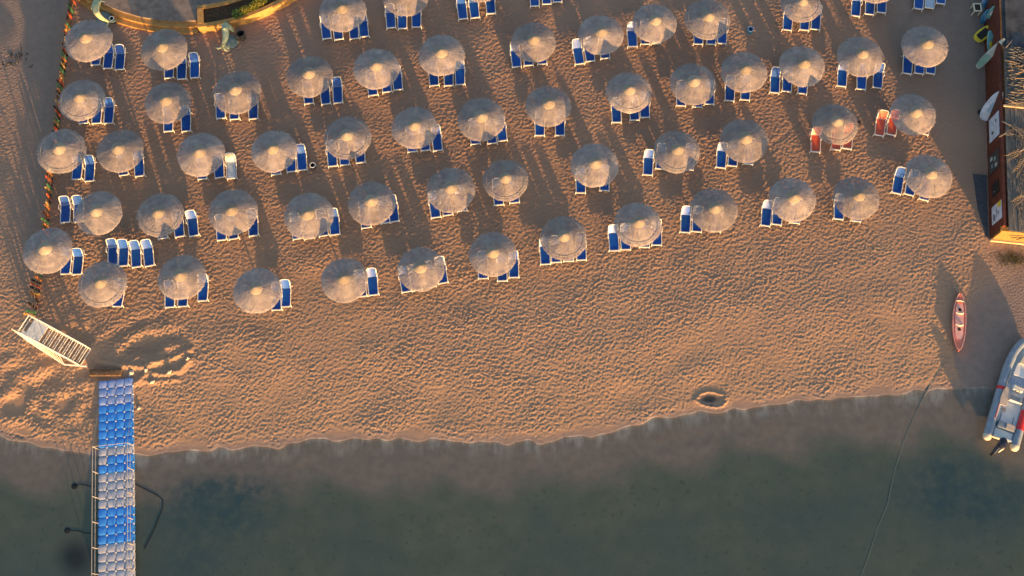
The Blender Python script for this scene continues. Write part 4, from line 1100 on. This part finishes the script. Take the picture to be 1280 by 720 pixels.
b = MB(); b.tube(ppp, .016, 6, caps=False); b.build('steering_wheel', M['black'], cs_)
b = MB(); b.box((2.62, -.05, .60), (.36, .72, .34)); se = b.build('helm_seat', M['gelcoat'], boat, bevel=.04)
b = MB(); b.box((2.64, -.05, .80), (.32, .66, .06)); b.build('seat_cushion', M['cushion'], se, bevel=.02)
b = MB(); b.tube([(2.42, -.40, .62), (2.42, -.40, .98), (2.42, .30, .98), (2.42, .30, .62)], .03, 8); b.build('seat_rail', M['white_metal'], se, smooth=True)
b = MB(); b.box((.78, 0, .57), (.40, 1.10, .30)); be = b.build('bench', M['cushion'], boat, bevel=.05)
b = MB(); b.box((.80, -.22, .735), (.36, .50, .03)); b.build('bench_pad', M['tan'], be, bevel=.01)
b = MB(); b.box((.32, .0, .46), (.42, 1.1, .08)); b.build('stern_deck', M['gelcoat'], boat, bevel=.02)
b = MB(); b.box((1.8, .33, .45), (.25, .22, .05)); b.build('floor_hatch', M['tan'], boat, bevel=.01)
for yy in (.42, -.36):
    b = MB(); b.tube([(1.05, yy, .45), (1.6, yy, .45)], .02, 6); b.build('floor_strap', M['cushion'], boat)
# folded tan cover lying on the port side
cv = MB(); cv.prism([(1.95, .38), (1.95, .80), (2.35, .86), (2.9, .80), (3.2, .70), (3.25, .62), (3.1, .52), (2.6, .40)], .735, .80)
o = cv.build('folded_cover', M['tan'], None, bevel=.02); o.matrix_world = Matrix.Translation(boat.location) @ Matrix.Rotation(boat.rotation_euler.z, 4, 'Z'); tag(o, 'tan folded cover lying along the left side of the boat', 'cover')
# outboard motor (part of the boat)
mo = MB(); mo.lathe([(.14, .62), (.25, .70), (.27, .86), (.22, 1.0), (.10, 1.06)], 14); mo.v = [(x*1.4-.38, y*1.05, z) for x, y, z in mo.v]
mot = mo.build('outboard_motor', M['motor'], boat, smooth=True)
b = MB(); b.box((-.12, 0, .66), (.24, .3, .2)); b.build('mount', M['gelcoat'], mot, bevel=.02)
b = MB(); b.tube([(-.42, .02, .66), (-.82, .16, .50), (-1.10, .24, .42)], [.19, .15, .11], 10); b.build('motor_leg', M['motor'], mot, smooth=True)
b = MB(); b.tube([(-.40, -.20, .80), (-.66, -.12, .70), (-.95, .02, .56)], [.08, .09, .04], 8); b.build('side_panel', M['rubber_tip'], mot, smooth=True)
b = MB(); b.tube([(-1.0, .22, .42), (-1.28, .30, .38)], [.12, .08], 10)
for k in range(3):
    a = k*2.094; b.box((-1.18, .275+.10*math.cos(a), .385+.10*math.sin(a)), (.03, .11, .11))
b.build('propeller', M['black'], mot)
# long mooring line from the sand into the water
rp = [(1184,445),(1172,465),(1160,488),(1146,515),(1131,552),(1121,585),(1117,603),(1112,630),(1100,658),(1090,690),(1078,724)]
b = MB(); pp = []
for i, (x, y) in enumerate(rp):
    p = P(x, y, .1); pp.append(Vector((p.x, p.y, zg(p.x, p.y)+.004)))
b.tube(pp, .011, 5); tag(b.build('mooring_line', M['rope_wet'], None), 'long thin pale rope running from the sand out across the water', 'rope')

for k, lst in protos.items():
    for v, pr in enumerate(lst):
        if (k, v) not in used:
            for ch in list(pr.children):
                for g in list(ch.children): bpy.data.objects.remove(g)
                bpy.data.objects.remove(ch)
            bpy.data.objects.remove(pr)
